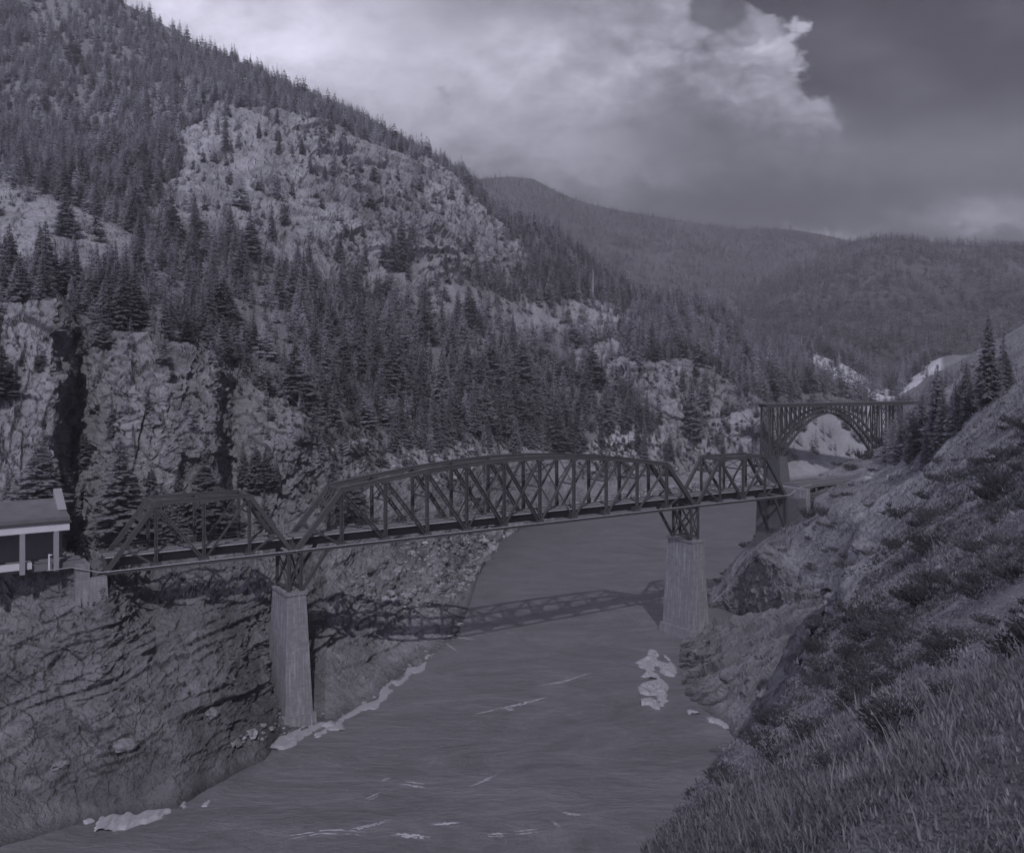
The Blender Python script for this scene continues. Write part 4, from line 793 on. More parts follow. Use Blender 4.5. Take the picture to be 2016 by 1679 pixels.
def track():
    pts = [B(-90, BW/2, ZC+1.75), B(-33.4, BW/2, ZC+1.75)]
    r = empty('railway_track'); tag(r, 'ballasted single railway track running into the shed', 'railway track')
    def lay(pts, r):
        m = MB(); 
        for a, b in zip(pts[:-1], pts[1:]): m.bar(a, b, 5.2, .9)
        m.build('ballast', M['gravel'], r)
        for s in (-.72, .72):
            m = MB()
            for a, b in zip(pts[:-1], pts[1:]):
                q = Vector((-(b-a).y, (b-a).x, 0)).normalized()*s; m.bar(a+q+Vector((0, 0, .62)), b+q+Vector((0, 0, .62)), .09, .16)
            m.build('rail', M['rail'], r)
        m = MB()
        for a, b in zip(pts[:-1], pts[1:]):
            k = max(1, int((b-a).length/.65)); q = Vector((-(b-a).y, (b-a).x, 0)).normalized()*1.3
            for i in range(k): p = a.lerp(b, (i+.5)/k)+Vector((0, 0, .48)); m.bar(p-q, p+q, .24, .16)
        m.build('sleepers', M['timber'], r)
    lay(pts, r)
    r2 = empty('railway_track'); tag(r2, 'single railway track curving along the hillside beyond the far abutment', 'railway track')
    p = B(129.2, BW/2, ZC+1.75); out = [p]; h = PHI
    for i in range(16):
        h -= .018 if i < 9 else .0; p = p+Vector((math.sin(h), math.cos(h), 0))*6; out.append(p)
    lay(out, r2)
    return out
TR = track()
def near_items():
    # pale concrete post and timber cribbing under the curving track
    m = MB()
    for j in range(7):
        for k in range(4):
            a = B(130+k*4.6, -1.2-.12*j, 29.8-j*.75); b = B(134.4+k*4.6, -1.4-.12*j, 29.8-j*.75+random.uniform(-.05, .05)); m.bar(a, b, .45, .5)
    for k in range(6): m.bar(B(130+k*3.6, -1.0, 31), B(130.0+k*3.6, -2.0, 24), .4, .4)
    tag(m.build('crib_wall', M['timber']), 'timber crib retaining wall beside the far abutment', 'retaining wall')
    m = MB(); c = B(150.5, -3.6, 29.4); m.bar(c, c+Vector((0, 0, 3.2)), 1.2, .9); m.bar(c+Vector((0, 0, 3.2)), c+Vector((0, 0, 3.5)), 1.4, 1.1)
    tag(m.build('marker_post', M['white']), 'short pale concrete block standing at the end of the timber cribbing', 'concrete block')
    m = MB(); c = B(-38.2, -1.0, 31.2); m.bar(c, c+Vector((0, 0, 2.4)), .22, .22)
    m.bar(c+Vector((0, 0, 2.3)), c+Vector((.5, 0, 2.3)), .3, .12)
    tag(m.build('marker_post', M['white']), 'thin white marker post beside the end column of the shed', 'post')
near_items()
#PART3
# ------------------------------------------------------------------ conifers
def conifer(seed, levels, nb, sub, width=.2, bare=.06, droop=.35, fill=1.):
    """needle sprays (flat diamonds) along drooping limbs; unit height; returns verts, quads"""
    r = np.random.default_rng(seed); v, f = [], []
    def diamond(p, dr, ln, w, dz):
        side = np.array((-dr[1], dr[0], 0)); side = side/max(np.linalg.norm(side), 1e-6)
        k = len(v); mid = p+dr*ln*.45+np.array((0, 0, -dz*.25*ln))
        v.extend([p, mid+side*w+(0, 0, -w*1.0), p+dr*ln+np.array((0, 0, -dz*ln)), mid-side*w+(0, 0, -w*.75)]); f.append((k, k+1, k+2, k+3))
    for i in range(levels):
        h0 = bare+(1-bare)*i/levels; h = h0
        q = (1-h)/(1-bare); R = width*(q**.85)*(1-.35*max(0, (.12-(h-bare))/.12))+.006
        for j in range(nb):
            if r.random() > fill: continue
            h = min(max(h0+(1-bare)*r.uniform(-.8, .8)/levels, bare), .985)
            a = 2*math.pi*(j+r.uniform(-.4, .4))/nb+i*1.7; ln = R*r.uniform(.62, 1.18); dr = np.array((math.cos(a), math.sin(a), .12)); base = np.array((0, 0, h))
            dz = droop*r.uniform(.5, 1.3)*(1 if h < .8 else .2)
            diamond(base, dr, ln, max(.012, ln*.26), dz)
            for k in range(sub):
                t = r.uniform(.3, .8); p = base+dr*ln*t+np.array((0, 0, -dz*ln*t*t)); b = a+r.choice((-1, 1))*r.uniform(.5, 1.0)
                diamond(p, np.array((math.cos(b), math.sin(b), r.uniform(-.1, .3))), ln*r.uniform(.35, .6), max(.009, ln*.15), dz)
    k = len(v); v.extend([np.array(q) for q in ((-.008, 0, .9), (.008, 0, .9), (0, 0, 1.0), (0, .006, .9))]); f.append((k, k+1, k+2, k+3))
    return np.array(v), np.array(f)
def trunk_mesh(name, top=.93, r0=.016):
    v, f = [], []; n = 6; zs = [-.06, .0, .3, .62, top]; rs = [r0*1.4, r0, r0*.72, r0*.42, r0*.1]
    for z, r_ in zip(zs, rs): v += [(r_*math.cos(2*math.pi*k/n), r_*math.sin(2*math.pi*k/n), z) for k in range(n)]
    for i in range(4): f += [(i*n+k, i*n+(k+1) % n, (i+1)*n+(k+1) % n, (i+1)*n+k) for k in range(n)]
    return mesh_np(name, v, np.array(f), M['bark'], True)
def merge_batch(protos, pos, hgt, wid, rot, which):
    Vs, Fs, Ts, off = [], [], [], 0
    for q, (pv, pf) in enumerate(protos):
        m = np.where(which == q)[0]
        if not len(m): continue
        c, s = np.cos(rot[m])[:, None], np.sin(rot[m])[:, None]; w = (hgt[m]*wid[m])[:, None]
        X = (pv[:, 0]*c-pv[:, 1]*s)*w; Y = (pv[:, 0]*s+pv[:, 1]*c)*w; Z = pv[:, 2]*hgt[m][:, None]
        V = np.stack([X+pos[m, 0][:, None], Y+pos[m, 1][:, None], Z+pos[m, 2][:, None]], 2).reshape(-1, 3)
        Fc = (pf[None]+(np.arange(len(m))*len(pv))[:, None, None]).reshape(-1, 4)+off
        Vs.append(V); Fs.append(Fc); off += len(V)
        Ts.append(np.repeat(np.clip(rng.normal(1.04, .38, len(m)), .4, 2.0), len(pv)))
    return np.concatenate(Vs), np.concatenate(Fs), np.concatenate(Ts)
A_PRO = [conifer(s, 36, 7, 4, w, .05, dr, fi) for s, w, dr, fi in ((1, .19, .35, .93), (2, .16, .3, .85), (3, .225, .45, .9), (4, .18, .5, .75), (5, .25, .3, .9))]
A_CROWN = [mesh_np('crown', v, f, M['conifer']) for v, f in A_PRO]
A_TRUNK = trunk_mesh('trunk')
B_PRO = [conifer(10+s, 15, 6, 1, w, .04, .4, .9) for s, w in enumerate((.2, .17, .23, .27, .19))]
C_PRO = [conifer(30+s, 6, 5, 0, w, .02, .45, .95) for s, w in enumerate((.22, .19, .26))]
def place_forest():
    n = len(HV); inframe = (hx > -260) & (hx < 1830) & (HV[:, 2] > 6)
    z = lambda k: HZ[k] > 0
    den = np.ones(n)
    clump = np.clip(.8+1.2*fbm(HV/np.clip(hd/9, 20, 120)[:, None], 3), .12, 1.6)
    den *= clump
    den[z('dome')] *= .085; den[z('spur')] *= .02; den[z('cliff')] *= .09; den[z('crag')] *= .08; den[z('crag2')] *= .08; den[z('spur3')] *= .35
    den[z('scree')] *= .05; den[z('bench')] *= .16; den[z('talus')] *= .13; den[z('lower')] = 0
    den[inpoly(hx, hy, [(1490, 780), (1760, 790), (1800, 960), (1490, 960)])] *= .03
    den[inpoly(hx, hy, [(1450, 700), (1500, 760), (1500, 790), (1560, 790), (1650, 785), (1600, 730), (1540, 700)])] *= 1.6
    wgt = den*inframe*np.clip((hd/320)**2, .5, 9.)
    wgt = np.where((hx > -20) & (hx < 1790), wgt, wgt*1.5)
    idx = rng.choice(n, 34000, replace=True, p=wgt/wgt.sum())
    pos = HV[idx]+rng.normal(0, .5, (len(idx), 3))*np.array((1, 1, 0)); d = hd[idx]
    h = np.clip(rng.lognormal(math.log(10.), .38, len(idx)), 3, 24)
    h = np.where(z('dome')[idx] | z('crag')[idx] | z('talus')[idx] | z('cliff')[idx], h*.75, h)
    h = np.where(d < 330, h*.74, h); h = np.where(d > 900, h*1.15, h); h = np.where((d > 500) & (d < 900) & z('dome')[idx], h*1.25, h)
    pos[:, 2] -= .03*h
    # the ones the photograph lets one pick out
    SPEC = [(236, 1062, 215, 1.5), (205, 1045, 120, 1.3), (300, 1040, 130, 1.4), (400, 1042, 150, 1.6), (450, 1050, 120, 1.5), (340, 1062, 100, 1.6), (520, 1040, 80, 1.5), (350, 1010, 90, 1.), (475, 950, 85, 1.), (90, 930, 95, 1.), (545, 960, 70, 1.), (60, 1000, 70, 1.2),
            (533, 470, 80, 1.), (446, 300, 70, .9), (385, 445, 62, .9), (322, 455, 55, .9), (790, 528, 125, .8), (775, 525, 70, 1.), (812, 505, 65, 1.), (612, 520, 62, 1.), (588, 515, 48, 1.), (672, 515, 62, 1.), (762, 405, 30, .8),
            (545, 295, 40, .8), (598, 300, 36, 1.), (615, 330, 34, 1.), (480, 500, 55, 1.), (720, 520, 50, 1.), (880, 530, 52, .9), (905, 530, 46, .9), (690, 470, 36, .8), (640, 345, 30, 1.), (510, 270, 40, .7),
            (1362, 860, 120, .9), (1390, 800, 80, .9), (1345, 770, 60, 1.), (1130, 745, 60, .9), (1160, 740, 66, .9), (1185, 745, 60, .9), (1240, 790, 70, 1.), (860, 850, 70, 1.), (930, 845, 75, .9), (960, 880, 65, 1.),
            (1060, 860, 80, .9), (1100, 880, 90, .9), (1270, 900, 85, .9), (1320, 905, 60, .9), (560, 760, 90, 1.), (610, 770, 80, 1.), (500, 690, 90, .9), (455, 660, 95, .9), (420, 650, 90, 1.), (380, 640, 80, 1.), (660, 790, 85, 1.), (700, 800, 85, .9), (745, 810, 80, 1.)]
    sp, sh, sw = [], [], []
    for x, y, ph, wd in SPEC:
        g = ground_at(x, y); sp.append(g+np.array((0, 0, -.4))); sh.append(ph*g[1]/F); sw.append(wd)
    ns = len(sp); pos = np.concatenate([np.array(sp), pos]); h = np.concatenate([np.array(sh), h]); wid = np.concatenate([np.array(sw), rng.choice([.85, 1., 1.2, 1.5, 1.9], len(idx), p=[.25, .3, .25, .13, .07])*rng.uniform(.9, 1.15, len(idx))])
    # conifers along the crest of the near bank, on the right
    bi = np.where((bt > 4.6) & (bt < 6.4) & (BV[:, 1] > 150) & (BV[:, 1] < 620))[0]
    bx, by = proj(BV[bi]); ok = (by < 915-.0*bx) & (bx > 1745) & (bx < 2120); bi = bi[ok]; bx = bx[ok]
    wb = np.where(bx < 1960, 1., .5)*np.clip((BV[bi, 1]-170)/60, .02, 3)+.01; bi = rng.choice(bi, 300, replace=False, p=wb/wb.sum())
    pos = np.concatenate([pos, BV[bi]-np.array((0, 0, .4))]); h = np.concatenate([h, rng.uniform(6, 13, len(bi))]); wid = np.concatenate([wid, rng.uniform(.9, 1.5, len(bi))])
    RS = [(1845, 870, 165, .9), (1900, 815, 120, 1.0), (1945, 790, 185, .8), (1800, 868, 90, 1.2), (1825, 905, 85, 1.3), (1880, 850, 110, 1.2), (1975, 760, 120, 1.1), (1790, 905, 60, 1.4), (1770, 860, 70, 1.2), (1925, 790, 80, 1.2)]
    rp, rh, rw = [], [], []
    for x, y, ph, wd in RS:
        g = ground_at(x, y+4, BV); rp.append(g-np.array((0, 0, .5))); rh.append(ph*g[1]/F); rw.append(wd)
    pos = np.concatenate([pos, np.array(rp)]); h = np.concatenate([h, np.array(rh)]); wid = np.concatenate([wid, np.array(rw)])
    special = np.zeros(len(pos), bool); special[:ns] = True; special[-len(rp):] = True
    rot = rng.uniform(0, 6.28, len(pos)); ph = h*F/pos[:, 1]
    midp = pos+np.array((0, 0, 1.))*(h*.6)[:, None]
    vis = visible(midp, 1.04); score = ph*vis+special*1000
    order = np.argsort(-score)[:300]; sel = np.zeros(len(pos), bool); sel[order] = True
    px, py = proj(midp)
    def zone(i):
        x, y, d = px[i], py[i], pos[i, 1]
        if x > 1700 and d < 460: return 'ridge'
        if inpoly(np.array([x]), np.array([y]), DOME)[0]: return 'dome'
        if y > 860 and x < 640: return 'bridge'
        if inpoly(np.array([x]), np.array([y]), CLIFF)[0]: return 'cliff'
        if x > 1220 and y > 700: return 'crag'
        if y > 840: return 'talus'
        return 'belt'
    ZL = dict(ridge=('dark conifer on the crest of the near grassy slope, right of the arch bridge', 'conifers on the near crest'),
              dome=('dark conifer standing alone on the pale bald rock dome', 'conifers on the bald rock dome'),
              bridge=('conifer at the foot of the cliff, behind the short flat-topped span', 'conifers at the cliff foot'),
              cliff=('small conifer growing from the ledges of the pale cliff', 'conifers on the cliff ledges'),
              crag=('conifer on the rocky spur beside the arch bridge', 'conifers on the rocky spur'),
              talus=('conifer on the open rubble slope behind the arched middle span', 'conifers on the rubble slope'),
              belt=('conifer in the dense forest belt above the cliffs', 'conifers of the forest belt'))
    UNIQ = {0: 'tallest bushy conifer before the cliff, left of the flat-topped span', 3: 'broad conifer behind the middle of the short flat-topped span', 12: 'dark bushy conifer alone in the middle of the bald dome',
            16: 'tallest narrow conifer at the foot of the bald dome', 33: 'tall dark conifer in the cleft of the rocky spur', ns*0+len(pos)-8: 'tallest conifer at the right edge, above the grassy slope', len(pos)-10: 'tall conifer against the pale scree, right of the arch bridge'}
    for k, i in enumerate(order):
        t = empty('conifer_tree', tuple(pos[i])); t.rotation_euler = (0, 0, rot[i]); w = h[i]*wid[i]; t.scale = (w, w, h[i])
        lab, grp = ZL[zone(i)]; tag(t, UNIQ.get(int(i), lab), 'tree', None if int(i) in UNIQ else grp)
        c = link('crown', A_CROWN[int(i*7+k) % 5], t); q = link('trunk', A_TRUNK, t)
    rest = ~sel; big = rest & (ph > 20); sm = rest & ~big
    V, Fc, T = merge_batch(B_PRO, pos[big], h[big], wid[big], rot[big], rng.integers(0, 5, big.sum()))
    tag(link('forest', mesh_np('forest', V, Fc, M['forest'], False, {'tone': T})), 'dense conifer forest covering the mountainside', 'forest', kind='stuff')
    V, Fc, T = merge_batch(C_PRO, pos[sm], h[sm], wid[sm]*1.1, rot[sm], rng.integers(0, 3, sm.sum()))
    tag(link('upper_forest', mesh_np('upper_forest', V, Fc, M['forest'], False, {'tone': T})), 'distant conifer forest on the upper mountainside', 'forest', kind='stuff')
    # far hills
    fx, fy = proj(FV); w = ((fx > 850) & (fx < 2050) & (fy < 820) & (FV[:, 1] > 800))*np.clip(.9+1.2*fbm(FV/140, 3), .25, 1.5)*np.clip(FV[:, 1]/1500, .5, 2)
    NF = 26000; ii = rng.choice(len(FV), NF, p=w/w.sum()); p2 = FV[ii]+rng.normal(0, 4, (NF, 3))*np.array((1, 1, 0)); h2 = np.clip(rng.lognormal(math.log(17), .25, NF), 8, 32); p2[:, 2] -= 1
    V, Fc, T = merge_batch(C_PRO, p2, h2, rng.uniform(.9, 1.4, NF), rng.uniform(0, 6.28, NF), rng.integers(0, 3, NF))
    tag(link('far_forest', mesh_np('far_forest', V, Fc, M['farforest'], False, {'tone': T})), 'far conifer forest on the hills behind the arch bridge', 'forest', kind='stuff')
    # brush and saplings on the rock and rubble
    w = (HZ['dome']*.7+HZ['cliff']*.5+HZ['talus']*1.+HZ['bench']+HZ['crag']*.6+HZ['spur']*.5)*(hx > -40)*(hx < 1790)*np.clip(.3+1.6*fbm(HV/np.clip(hd/14, 8, 60)[:, None], 3), 0, 1)
    w = w+.25*HZ['lower']*(hx < 640)*(HV[:, 2] > 9)*np.clip(fbm(HV/9, 3), 0, 1)
    ii = rng.choice(len(HV), 4200, p=w/w.sum()); p3 = HV[ii]; h3 = rng.uniform(.5, 1.9, 4200)*np.clip(hd[ii]/260, .6, 2.2); wd3 = rng.uniform(1.6, 3.6, 4200)
    V, Fc, T = merge_batch(C_PRO, p3-np.array((0, 0, .15)), h3, wd3, rng.uniform(0, 6.28, 4200), rng.integers(0, 3, 4200))
    tag(link('brush', mesh_np('brush', V, Fc, M['scrub'], False, {'tone': T})), 'low brush scattered over the rock ledges', 'brush', kind='stuff')
place_forest()
# ------------------------------------------------------------------ bleached snags
def snags():
    for x, y, ph, lab in ((1168, 590, 62, 'bleached dead trunk rising from the forest edge, under the far ridge'), (1577, 694, 34, 'bleached dead trunk at the top of the pale scree')):
        g = ground_at(x, y); hh = ph*g[1]/F; v, f = [], []; n = 5
        for z, r_ in ((-.5, .35), (hh*.5, .25), (hh, .08)): v += [(r_*math.cos(2*math.pi*k/n)+.02*z, r_*math.sin(2*math.pi*k/n), z) for k in range(n)]
        for i in range(2): f += [(i*n+k, i*n+(k+1) % n, (i+1)*n+(k+1) % n, (i+1)*n+k) for k in range(n)]
        o = link('dead_tree', mesh_np('dead_tree', v, np.array(f), M['snag'])); o.location = tuple(g); tag(o, lab, 'dead tree')
snags()
# ------------------------------------------------------------------ grass, shrubs on the near bank
def grass():
    BV, bt, brk = BVG, BTG, BRG
    x, y = proj(BV); fr = (BV[:, 1] > 3) & (x > 1180) & (x < 2080) & (y > 650) & (y < 1760) & (brk < .55) & (bt > 3.05)
    idx = np.where(fr)[0]
    nr = len(np.unique(BV[:, 1])) if False else None
    d = BV[idx, 1]; area = 1/np.maximum(d, 4)
    cl = np.clip(.5+1.3*fbm(BV[idx]/np.array((3., 3., 3.)), 3), .05, 1.4)
    # even in the picture: weight each sample point by the patch of picture it stands for
    G = {}; xi = (x[idx]//12).astype(int)*4000+(y[idx]//12).astype(int); u, inv, cnt = np.unique(xi, return_inverse=True, return_counts=True)
    w = cl/cnt[inv]; n = 115000
    ii = idx[rng.choice(len(idx), n, p=w/w.sum())]; p = BV[ii]+rng.normal(0, .05, (n, 3))*np.array((1, 1, 0))*np.clip(BV[ii, 1]/10, .5, 4)[:, None]
    d = BV[ii, 1]; nb = 6
    P_ = np.repeat(p, nb, 0)+rng.normal(0, .05, (n*nb, 3))*np.array((1, 1, 0)); D_ = np.repeat(d, nb)
    patch = np.clip(1+1.6*fbm(P_/5.5, 3), .2, 2.0)                       # short in some hollows, rank in others
    ln = np.clip(rng.lognormal(math.log(.075), .45, n*nb)*patch, .03, .7)*np.clip(D_/38, .5, 2.1)
    stalk = rng.random(n*nb) < .006; ln = np.where(stalk, ln*3.2, ln)
    a = rng.uniform(0, 6.28, n*nb); lean = rng.uniform(.1, .75, n*nb); w_ = np.clip(.003+D_*.0008, .004, .08)
    dr = np.stack([np.cos(a)*lean-.15, np.sin(a)*lean, np.ones_like(a)], 1); side = np.stack([-np.sin(a), np.cos(a), 0*a], 1)*w_[:, None]
    P_[:, 2] -= .05; mid = P_+dr*(ln*.55)[:, None]; tip = P_+dr*ln[:, None]+np.stack([np.cos(a), np.sin(a), -.3*np.ones_like(a)], 1)*(ln*.18)[:, None]
    V = np.stack([P_-side, P_+side, mid+side*.6, mid-side*.6, tip], 1).reshape(-1, 3); k = np.arange(n*nb)[:, None]*5
    q = k+np.array((0, 1, 2, 3)); t = k+np.array((3, 2, 4))
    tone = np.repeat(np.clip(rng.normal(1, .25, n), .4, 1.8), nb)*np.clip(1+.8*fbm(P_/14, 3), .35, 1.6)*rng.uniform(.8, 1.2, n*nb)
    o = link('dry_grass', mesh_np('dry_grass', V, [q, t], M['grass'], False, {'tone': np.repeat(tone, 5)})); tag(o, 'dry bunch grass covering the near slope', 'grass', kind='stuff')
    # sagebrush: one mesh per kind, copied
    protos = []
    for s in range(4):
        r = np.random.default_rng(60+s); v, f = [], []
        for i in range(520):
            th, ph = r.uniform(0, 6.28), r.uniform(0, 1)**.6; rr = r.uniform(.25, 1)**.5; c = np.array((math.cos(th)*rr*(.35+.65*ph), math.sin(th)*rr*(.35+.65*ph), .12+.8*ph*r.uniform(.6, 1.1)*(1-.35*rr)))
            dv = c/np.linalg.norm(c)+r.normal(0, .35, 3); dv /= np.linalg.norm(dv); sd = np.cross(dv, r.normal(size=3)); sd /= np.linalg.norm(sd); l, w0 = r.uniform(.1, .22), r.uniform(.02, .045); k = len(v)
            v += [c-dv*l*.5, c+sd*w0, c+dv*l*.5, c-sd*w0]; f.append((k, k+1, k+2, k+3))
        for i in range(9):                                  # woody stems
            a = r.uniform(0, 6.28); t = np.array((math.cos(a)*.5, math.sin(a)*.5, .6)); sd = np.array((-math.sin(a), math.cos(a), 0))*.02; k = len(v); b0 = np.array((0, 0, -.1)); v += [b0-sd, b0+sd, t+sd*.4, t-sd*.4]; f.append((k, k+1, k+2, k+3))
        protos.append(mesh_np('sagebrush', v, np.array(f), M['shrub']))
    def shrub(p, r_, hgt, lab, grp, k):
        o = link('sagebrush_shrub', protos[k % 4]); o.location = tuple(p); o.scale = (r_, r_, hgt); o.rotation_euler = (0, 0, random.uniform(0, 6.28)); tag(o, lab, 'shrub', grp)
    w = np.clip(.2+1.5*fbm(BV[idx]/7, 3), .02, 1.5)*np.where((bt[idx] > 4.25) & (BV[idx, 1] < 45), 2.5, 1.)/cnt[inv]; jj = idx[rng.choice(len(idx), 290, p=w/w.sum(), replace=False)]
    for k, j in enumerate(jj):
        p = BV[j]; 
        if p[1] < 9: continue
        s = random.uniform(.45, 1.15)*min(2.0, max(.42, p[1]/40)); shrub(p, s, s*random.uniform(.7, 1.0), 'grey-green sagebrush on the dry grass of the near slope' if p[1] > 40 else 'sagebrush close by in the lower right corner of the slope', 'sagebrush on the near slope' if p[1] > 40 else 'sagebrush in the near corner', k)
    # bushy trees below the arch, and scrub by the abutment
    for (x0, y0, wd, hg, lab) in ((1590, 1020, 30, 32, 'dark round bush beside the far abutment'), (1620, 1015, 26, 26, 'second dark bush, right of the one by the abutment'), (1700, 905, 36, 30, 'dark bush on the track bank under the arch'), (1745, 885, 44, 40, 'large bush at the right foot of the arch'), (1790, 870, 40, 36, 'bush right of the foot of the arch, under the conifers'), (1675, 925, 26, 18, 'low dark bush on the track bank')):
        g = ground_at(x0, y0, BV); s = wd*g[1]/F/1.5; shrub(g-np.array((0, 0, .3)), s, hg*g[1]/F, lab, None, x0)
grass()
# ------------------------------------------------------------------ rubble and boulders
def rock_proto(seed, n=3):
    bm = bmesh.new(); bmesh.ops.create_icosphere(bm, subdivisions=n, radius=1); v = np.array([q.co[:] for q in bm.verts]); f = np.array([[q.index for q in t.verts] for t in bm.faces]); bm.free()
    b, _ = blocks(v/1.1+seed*9.3); b2, _ = blocks(v/.5+seed*3.1); v = v*(1+.42*b+.16*b2)[:, None]*np.array((1.2, .9, .7)); return v, f
def rubble():
    protos = [rock_proto(k, 2) for k in range(5)]; fx, fy = hx, hy
    w = inpoly(fx, fy, [(640, 1070), (960, 1050), (1030, 1030), (1000, 1060), (950, 1115), (905, 1180), (790, 1215), (700, 1190)])*(HV[:, 2] < 13)*1.
    w += inpoly(fx, fy, [(620, 1440), (900, 1230), (930, 1200), (900, 1260), (720, 1390)])*.25*(HV[:, 2] < 3)+inpoly(fx, fy, [(400, 1480), (560, 1400), (640, 1400), (640, 1440)])*.5*(HV[:, 2] < 4)+inpoly(fx, fy, [(950, 1115), (1100, 1000), (1300, 960), (1500, 925), (1500, 960), (1300, 990), (1100, 1025)])*.6
    w += inpoly(fx, fy, TALUS)*.12
    n = 4200; ii = rng.choice(len(HV), n, p=w/w.sum()); pos = HV[ii]; s_ = np.clip(rng.lognormal(math.log(.3), .55, n), .12, 1.5)*np.clip(hd[ii]/230, .7, 1.8); a = rng.uniform(0, 6.28, n); Vs, Fs, T, off = [], [], [], 0
    for k, (pv, pf) in enumerate(protos):
        m = np.arange(n) % 5 == k; c, sn = np.cos(a[m])[:, None], np.sin(a[m])[:, None]; q = s_[m][:, None]
        V = np.stack([(pv[:, 0]*c-pv[:, 1]*sn)*q+pos[m, 0][:, None], (pv[:, 0]*sn+pv[:, 1]*c)*q+pos[m, 1][:, None], pv[:, 2]*q+pos[m, 2][:, None]+.1*q], 2).reshape(-1, 3)
        Vs.append(V); Fs.append((pf[None]+(np.arange(m.sum())*len(pv))[:, None, None]).reshape(-1, 3)+off); off += len(V); T.append(np.repeat(np.clip(rng.normal(.78, .28, m.sum()), .4, 2.0), len(pv)))
    T = np.concatenate(T); tag(link('rubble', mesh_np('rubble', np.concatenate(Vs), np.concatenate(Fs), M['hill'], False, {'tone': T, 'rock': T*0+1})), 'pale broken stones strewn over the far shore and rubble slopes', 'rubble', kind='stuff')
    big = [mesh_np('boulder', *rock_proto(20+k, 3), M['boulder']) for k in range(4)]
    for k, (x, y, wd, near, lab) in enumerate(((735, 1316, 12, 0, 'small white stone on the rock shelf, right of the tall pier'), (690, 1330, 16, 0, 'grey stone on the shelf, nearest the tall pier on its right'), (250, 1470, 40, 0, 'largest boulder on the low rock shelf at lower left'), (420, 1400, 34, 0, 'boulder under the ledge, left of the tall pier base'), (120, 1500, 30, 0, 'boulder at the left edge of the low shelf'), (470, 1460, 22, 0, 'low stone near the point of the shelf'),
        (1640, 1180, 40, 1, 'grey boulder at the top of the dark cleft on the near slope'), (1700, 1075, 46, 1, 'pale outcrop on the brink of the near slope'), (1760, 1010, 24, 1, 'small rock high on the near grass slope'), (1850, 1120, 30, 1, 'rock half sunk in the middle of the grass slope'), (1600, 1290, 44, 1, 'dark rock at the brink above the rock point'), (1780, 1260, 34, 1, 'weathered rock among sagebrush, mid slope'), (1930, 980, 26, 1, 'rock near the right edge of the grass slope'))):
        g = ground_at(x, y, BV if near else HV); o = link('boulder', big[k % 4]); q = wd/2*g[1]/F*.85; o.location = tuple(g-np.array((0, 0, q*.1))); o.scale = (q, q, q); o.rotation_euler = (0, 0, k*1.7); tag(o, lab, 'boulder')
rubble()
# ------------------------------------------------------------------ ice along the shores, foam on the river
def lump(name, outline, z0, hgt, mat, seed, res=.3, thin=.16):
    """a ragged slab from an outline (x, y) in metres"""
    pl = [(float(a), float(b)) for a, b in outline]; x = np.array([q[0] for q in pl]); y = np.array([q[1] for q in pl])
    nx, ny = int((x.max()-x.min())/res)+3, int((y.max()-y.min())/res)+3
    gx, gy = np.meshgrid(np.linspace(x.min()-res, x.max()+res, nx), np.linspace(y.min()-res, y.max()+res, ny)); p = np.stack([gx.ravel(), gy.ravel(), np.full(gx.size, seed*3.7)], 1)
    jx = gx.ravel()+2.4*perlin(p/np.array((2.6, 8, 1)))+.8*perlin(p/1.1); jy = gy.ravel()+7*perlin(p/np.array((2.6, 8, 1))+9)
    p = p/np.array((1, 3.2, 1)); ins = inpoly(jx, jy, pl).astype(float).reshape(ny, nx); ins *= (perlin(p/2.2+31).reshape(ny, nx) > -thin)*(perlin(p/.9+5).reshape(ny, nx) > -thin); e = smooth2(ins, 2)
    b, _ = blocks(p/1.6); h = hgt*.42*np.clip(e*1.6-.25, 0, 1)*(.6+.5*b.reshape(ny, nx)+.4*fbm(p/1.1, 3).reshape(ny, nx))
    keep = e > .16; V = np.stack([gx, gy, np.where(keep, z0+np.maximum(h, .02), z0-.5)], 2).reshape(-1, 3)
    fc = grid_faces(ny, nx); k = keep.ravel()[fc].sum(1) >= 1; fc = fc[k]; used = np.unique(fc); mp = np.zeros(len(V), int); mp[used] = np.arange(len(used))
    return link(name, mesh_np(name, V[used], mp[fc], mat))
def W0(px, py): d = F*CZ/(py-HY); return ((px-CX)/F*d, d)
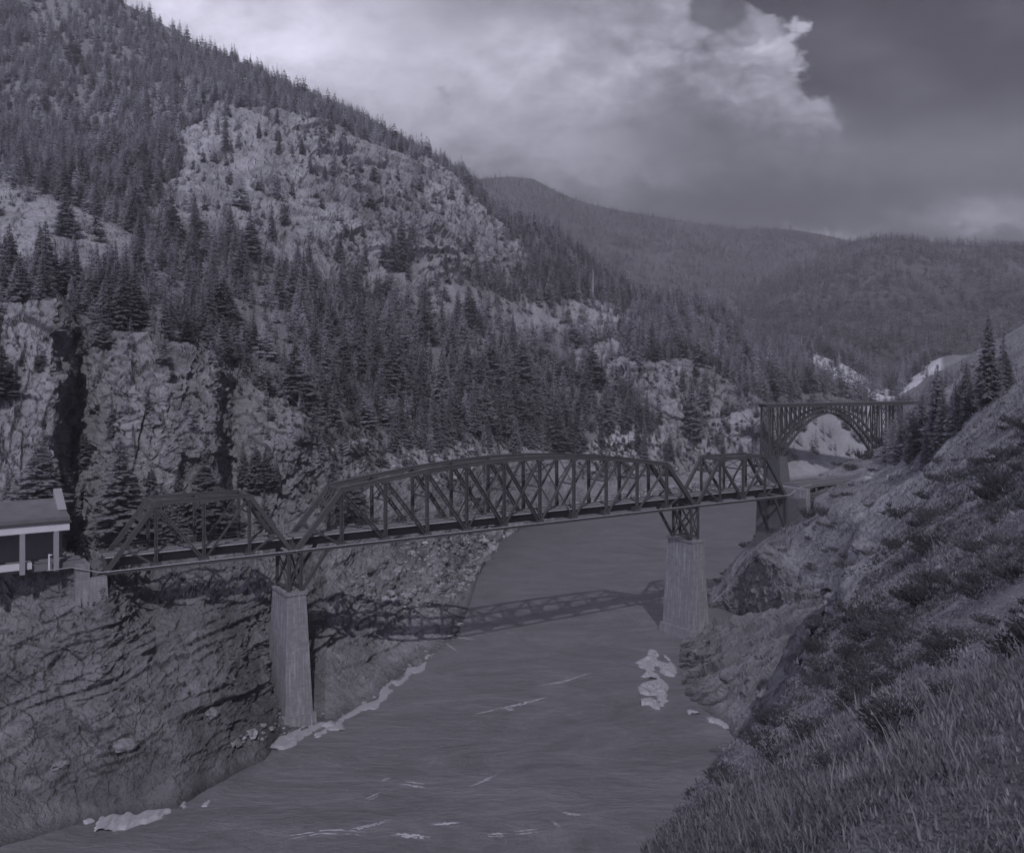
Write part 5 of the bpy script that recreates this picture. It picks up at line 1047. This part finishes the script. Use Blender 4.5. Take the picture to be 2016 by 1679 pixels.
def ices():
    for k, (ol, hg, lab) in enumerate((
        ([(418, 1468), (470, 1452), (560, 1440), (650, 1408), (662, 1418), (600, 1448), (556, 1468), (500, 1468)], 1.3, 'long pale shelf of ice on the shore at the foot of the tall pier'),
        ([(140, 1602), (200, 1588), (300, 1588), (340, 1592), (300, 1612), (268, 1628), (230, 1618), (160, 1626)], 1.2, 'ragged pale ice at the bottom left shore'),
        ([(365, 1575), (385, 1560), (420, 1562), (392, 1582)], .9, 'small patch of ice on the low rock point'),
        ([(1258, 1300), (1290, 1280), (1318, 1290), (1322, 1330), (1290, 1336), (1262, 1332)], 1.4, 'upper pale ice raft beside the pier in the river'),
        ([(1264, 1345), (1300, 1338), (1322, 1350), (1318, 1384), (1286, 1396), (1266, 1388)], 1.4, 'lower pale ice raft below the pier in the river'),
        ([(1350, 1382), (1372, 1388), (1380, 1398), (1352, 1390)], 1.0, 'sliver of ice at the foot of the right-hand rock'),
        ([(1390, 1398), (1428, 1418), (1436, 1428), (1396, 1414)], 1.0, 'ice ledge under the cracked dark rock face'),
        ([(650, 1424), (720, 1380), (800, 1318), (850, 1284), (854, 1288), (804, 1328), (723, 1389), (654, 1430)], .5, 'thin line of ice along the rock shelf'))):
        raft = k in (3, 4); o = lump('shore_ice', [W0(q[0], q[1]+(0 if raft else 7)) for q in ol], .02 if raft else .15, hg*(1 if raft else .75), M['ice'], k, thin=.16 if raft else .3); tag(o, lab, 'ice')
    # foam streaks
    V, Fq = [], []
    def streak(pts, w):
        c = [Vector((*W0(*p), .03)) for p in pts]; r = random.Random(len(V))
        for j in range(3):
            off = Vector((r.uniform(-.25, .25), r.uniform(-.5, .5), 0)); n = 18; prev = None
            for i in range(n+1):
                t = i/n*(len(c)-1); a = min(int(t), len(c)-2); p = c[a].lerp(c[a+1], t-a)+off+Vector((0, r.uniform(-.16, .16), r.uniform(0, .02)))
                wd = w*math.sin(math.pi*i/n)*r.uniform(.15, 1); V.extend([tuple(p-Vector((0, wd/2, 0))), tuple(p+Vector((0, wd/2, .005)))])
                k = len(V)
                if i and r.random() > .18: Fq.append((k-4, k-2, k-1, k-3))
    for pts, w in (([(985, 1396), (1030, 1385), (1078, 1372)], .8), ([(995, 1392), (1012, 1398)], .9), ([(1058, 1350), (1110, 1342), (1165, 1324)], .5), ([(930, 1408), (1000, 1390)], .35), ([(714, 1578), (748, 1562)], .5), ([(790, 1540), (842, 1548)], .5), ([(750, 1536), (770, 1531)], .4), ([(690, 1632), (720, 1626), (770, 1612)], .5), ([(845, 1625), (905, 1621)], .6), ([(925, 1550), (960, 1535), (990, 1517)], .35), ([(1087, 1617), (1103, 1632)], .5), ([(1105, 1597), (1150, 1603)], .35), ([(770, 1642), (850, 1650)], .7), ([(960, 1646), (1000, 1644)], .5), ([(875, 1262), (900, 1282)], .6), ([(880, 1252), (940, 1260)], .4), ([(560, 1650), (640, 1636), (720, 1640)], .4), ([(1010, 1640), (1060, 1636)], .4)):
        streak(pts, w)
    o = link('foam', mesh_np('foam', V, np.array(Fq), M['foam'])); tag(o, 'thin white foam streaks on the river', 'foam', kind='stuff')
ices()
# ------------------------------------------------------------------ the air
def haze():
    m = bpy.data.materials.new('haze_air'); m.use_nodes = True; nt = m.node_tree; nt.nodes.clear()
    o = nd(nt, 'ShaderNodeOutputMaterial'); v = nd(nt, 'ShaderNodeVolumePrincipled'); nt.links.new(v.outputs[0], o.inputs['Volume'])
    v.inputs['Color'].default_value = (.37, .365, .425, 1); v.inputs['Density'].default_value = HAZE; v.inputs['Anisotropy'].default_value = 0
    b = MB(); x, y0, y1, z0, z1 = 5200, -700, 5200, -11, 1080
    b.quadbox([(-x, y0, z0), (x, y0, z0), (x, y1, z0), (-x, y1, z0), (-x, y0, z1), (x, y0, z1), (x, y1, z1), (-x, y1, z1)])
    tag(b.build('haze', m), 'thin pale haze filling the valley', 'haze', kind='stuff')
HAZE = 2.6e-4
haze()
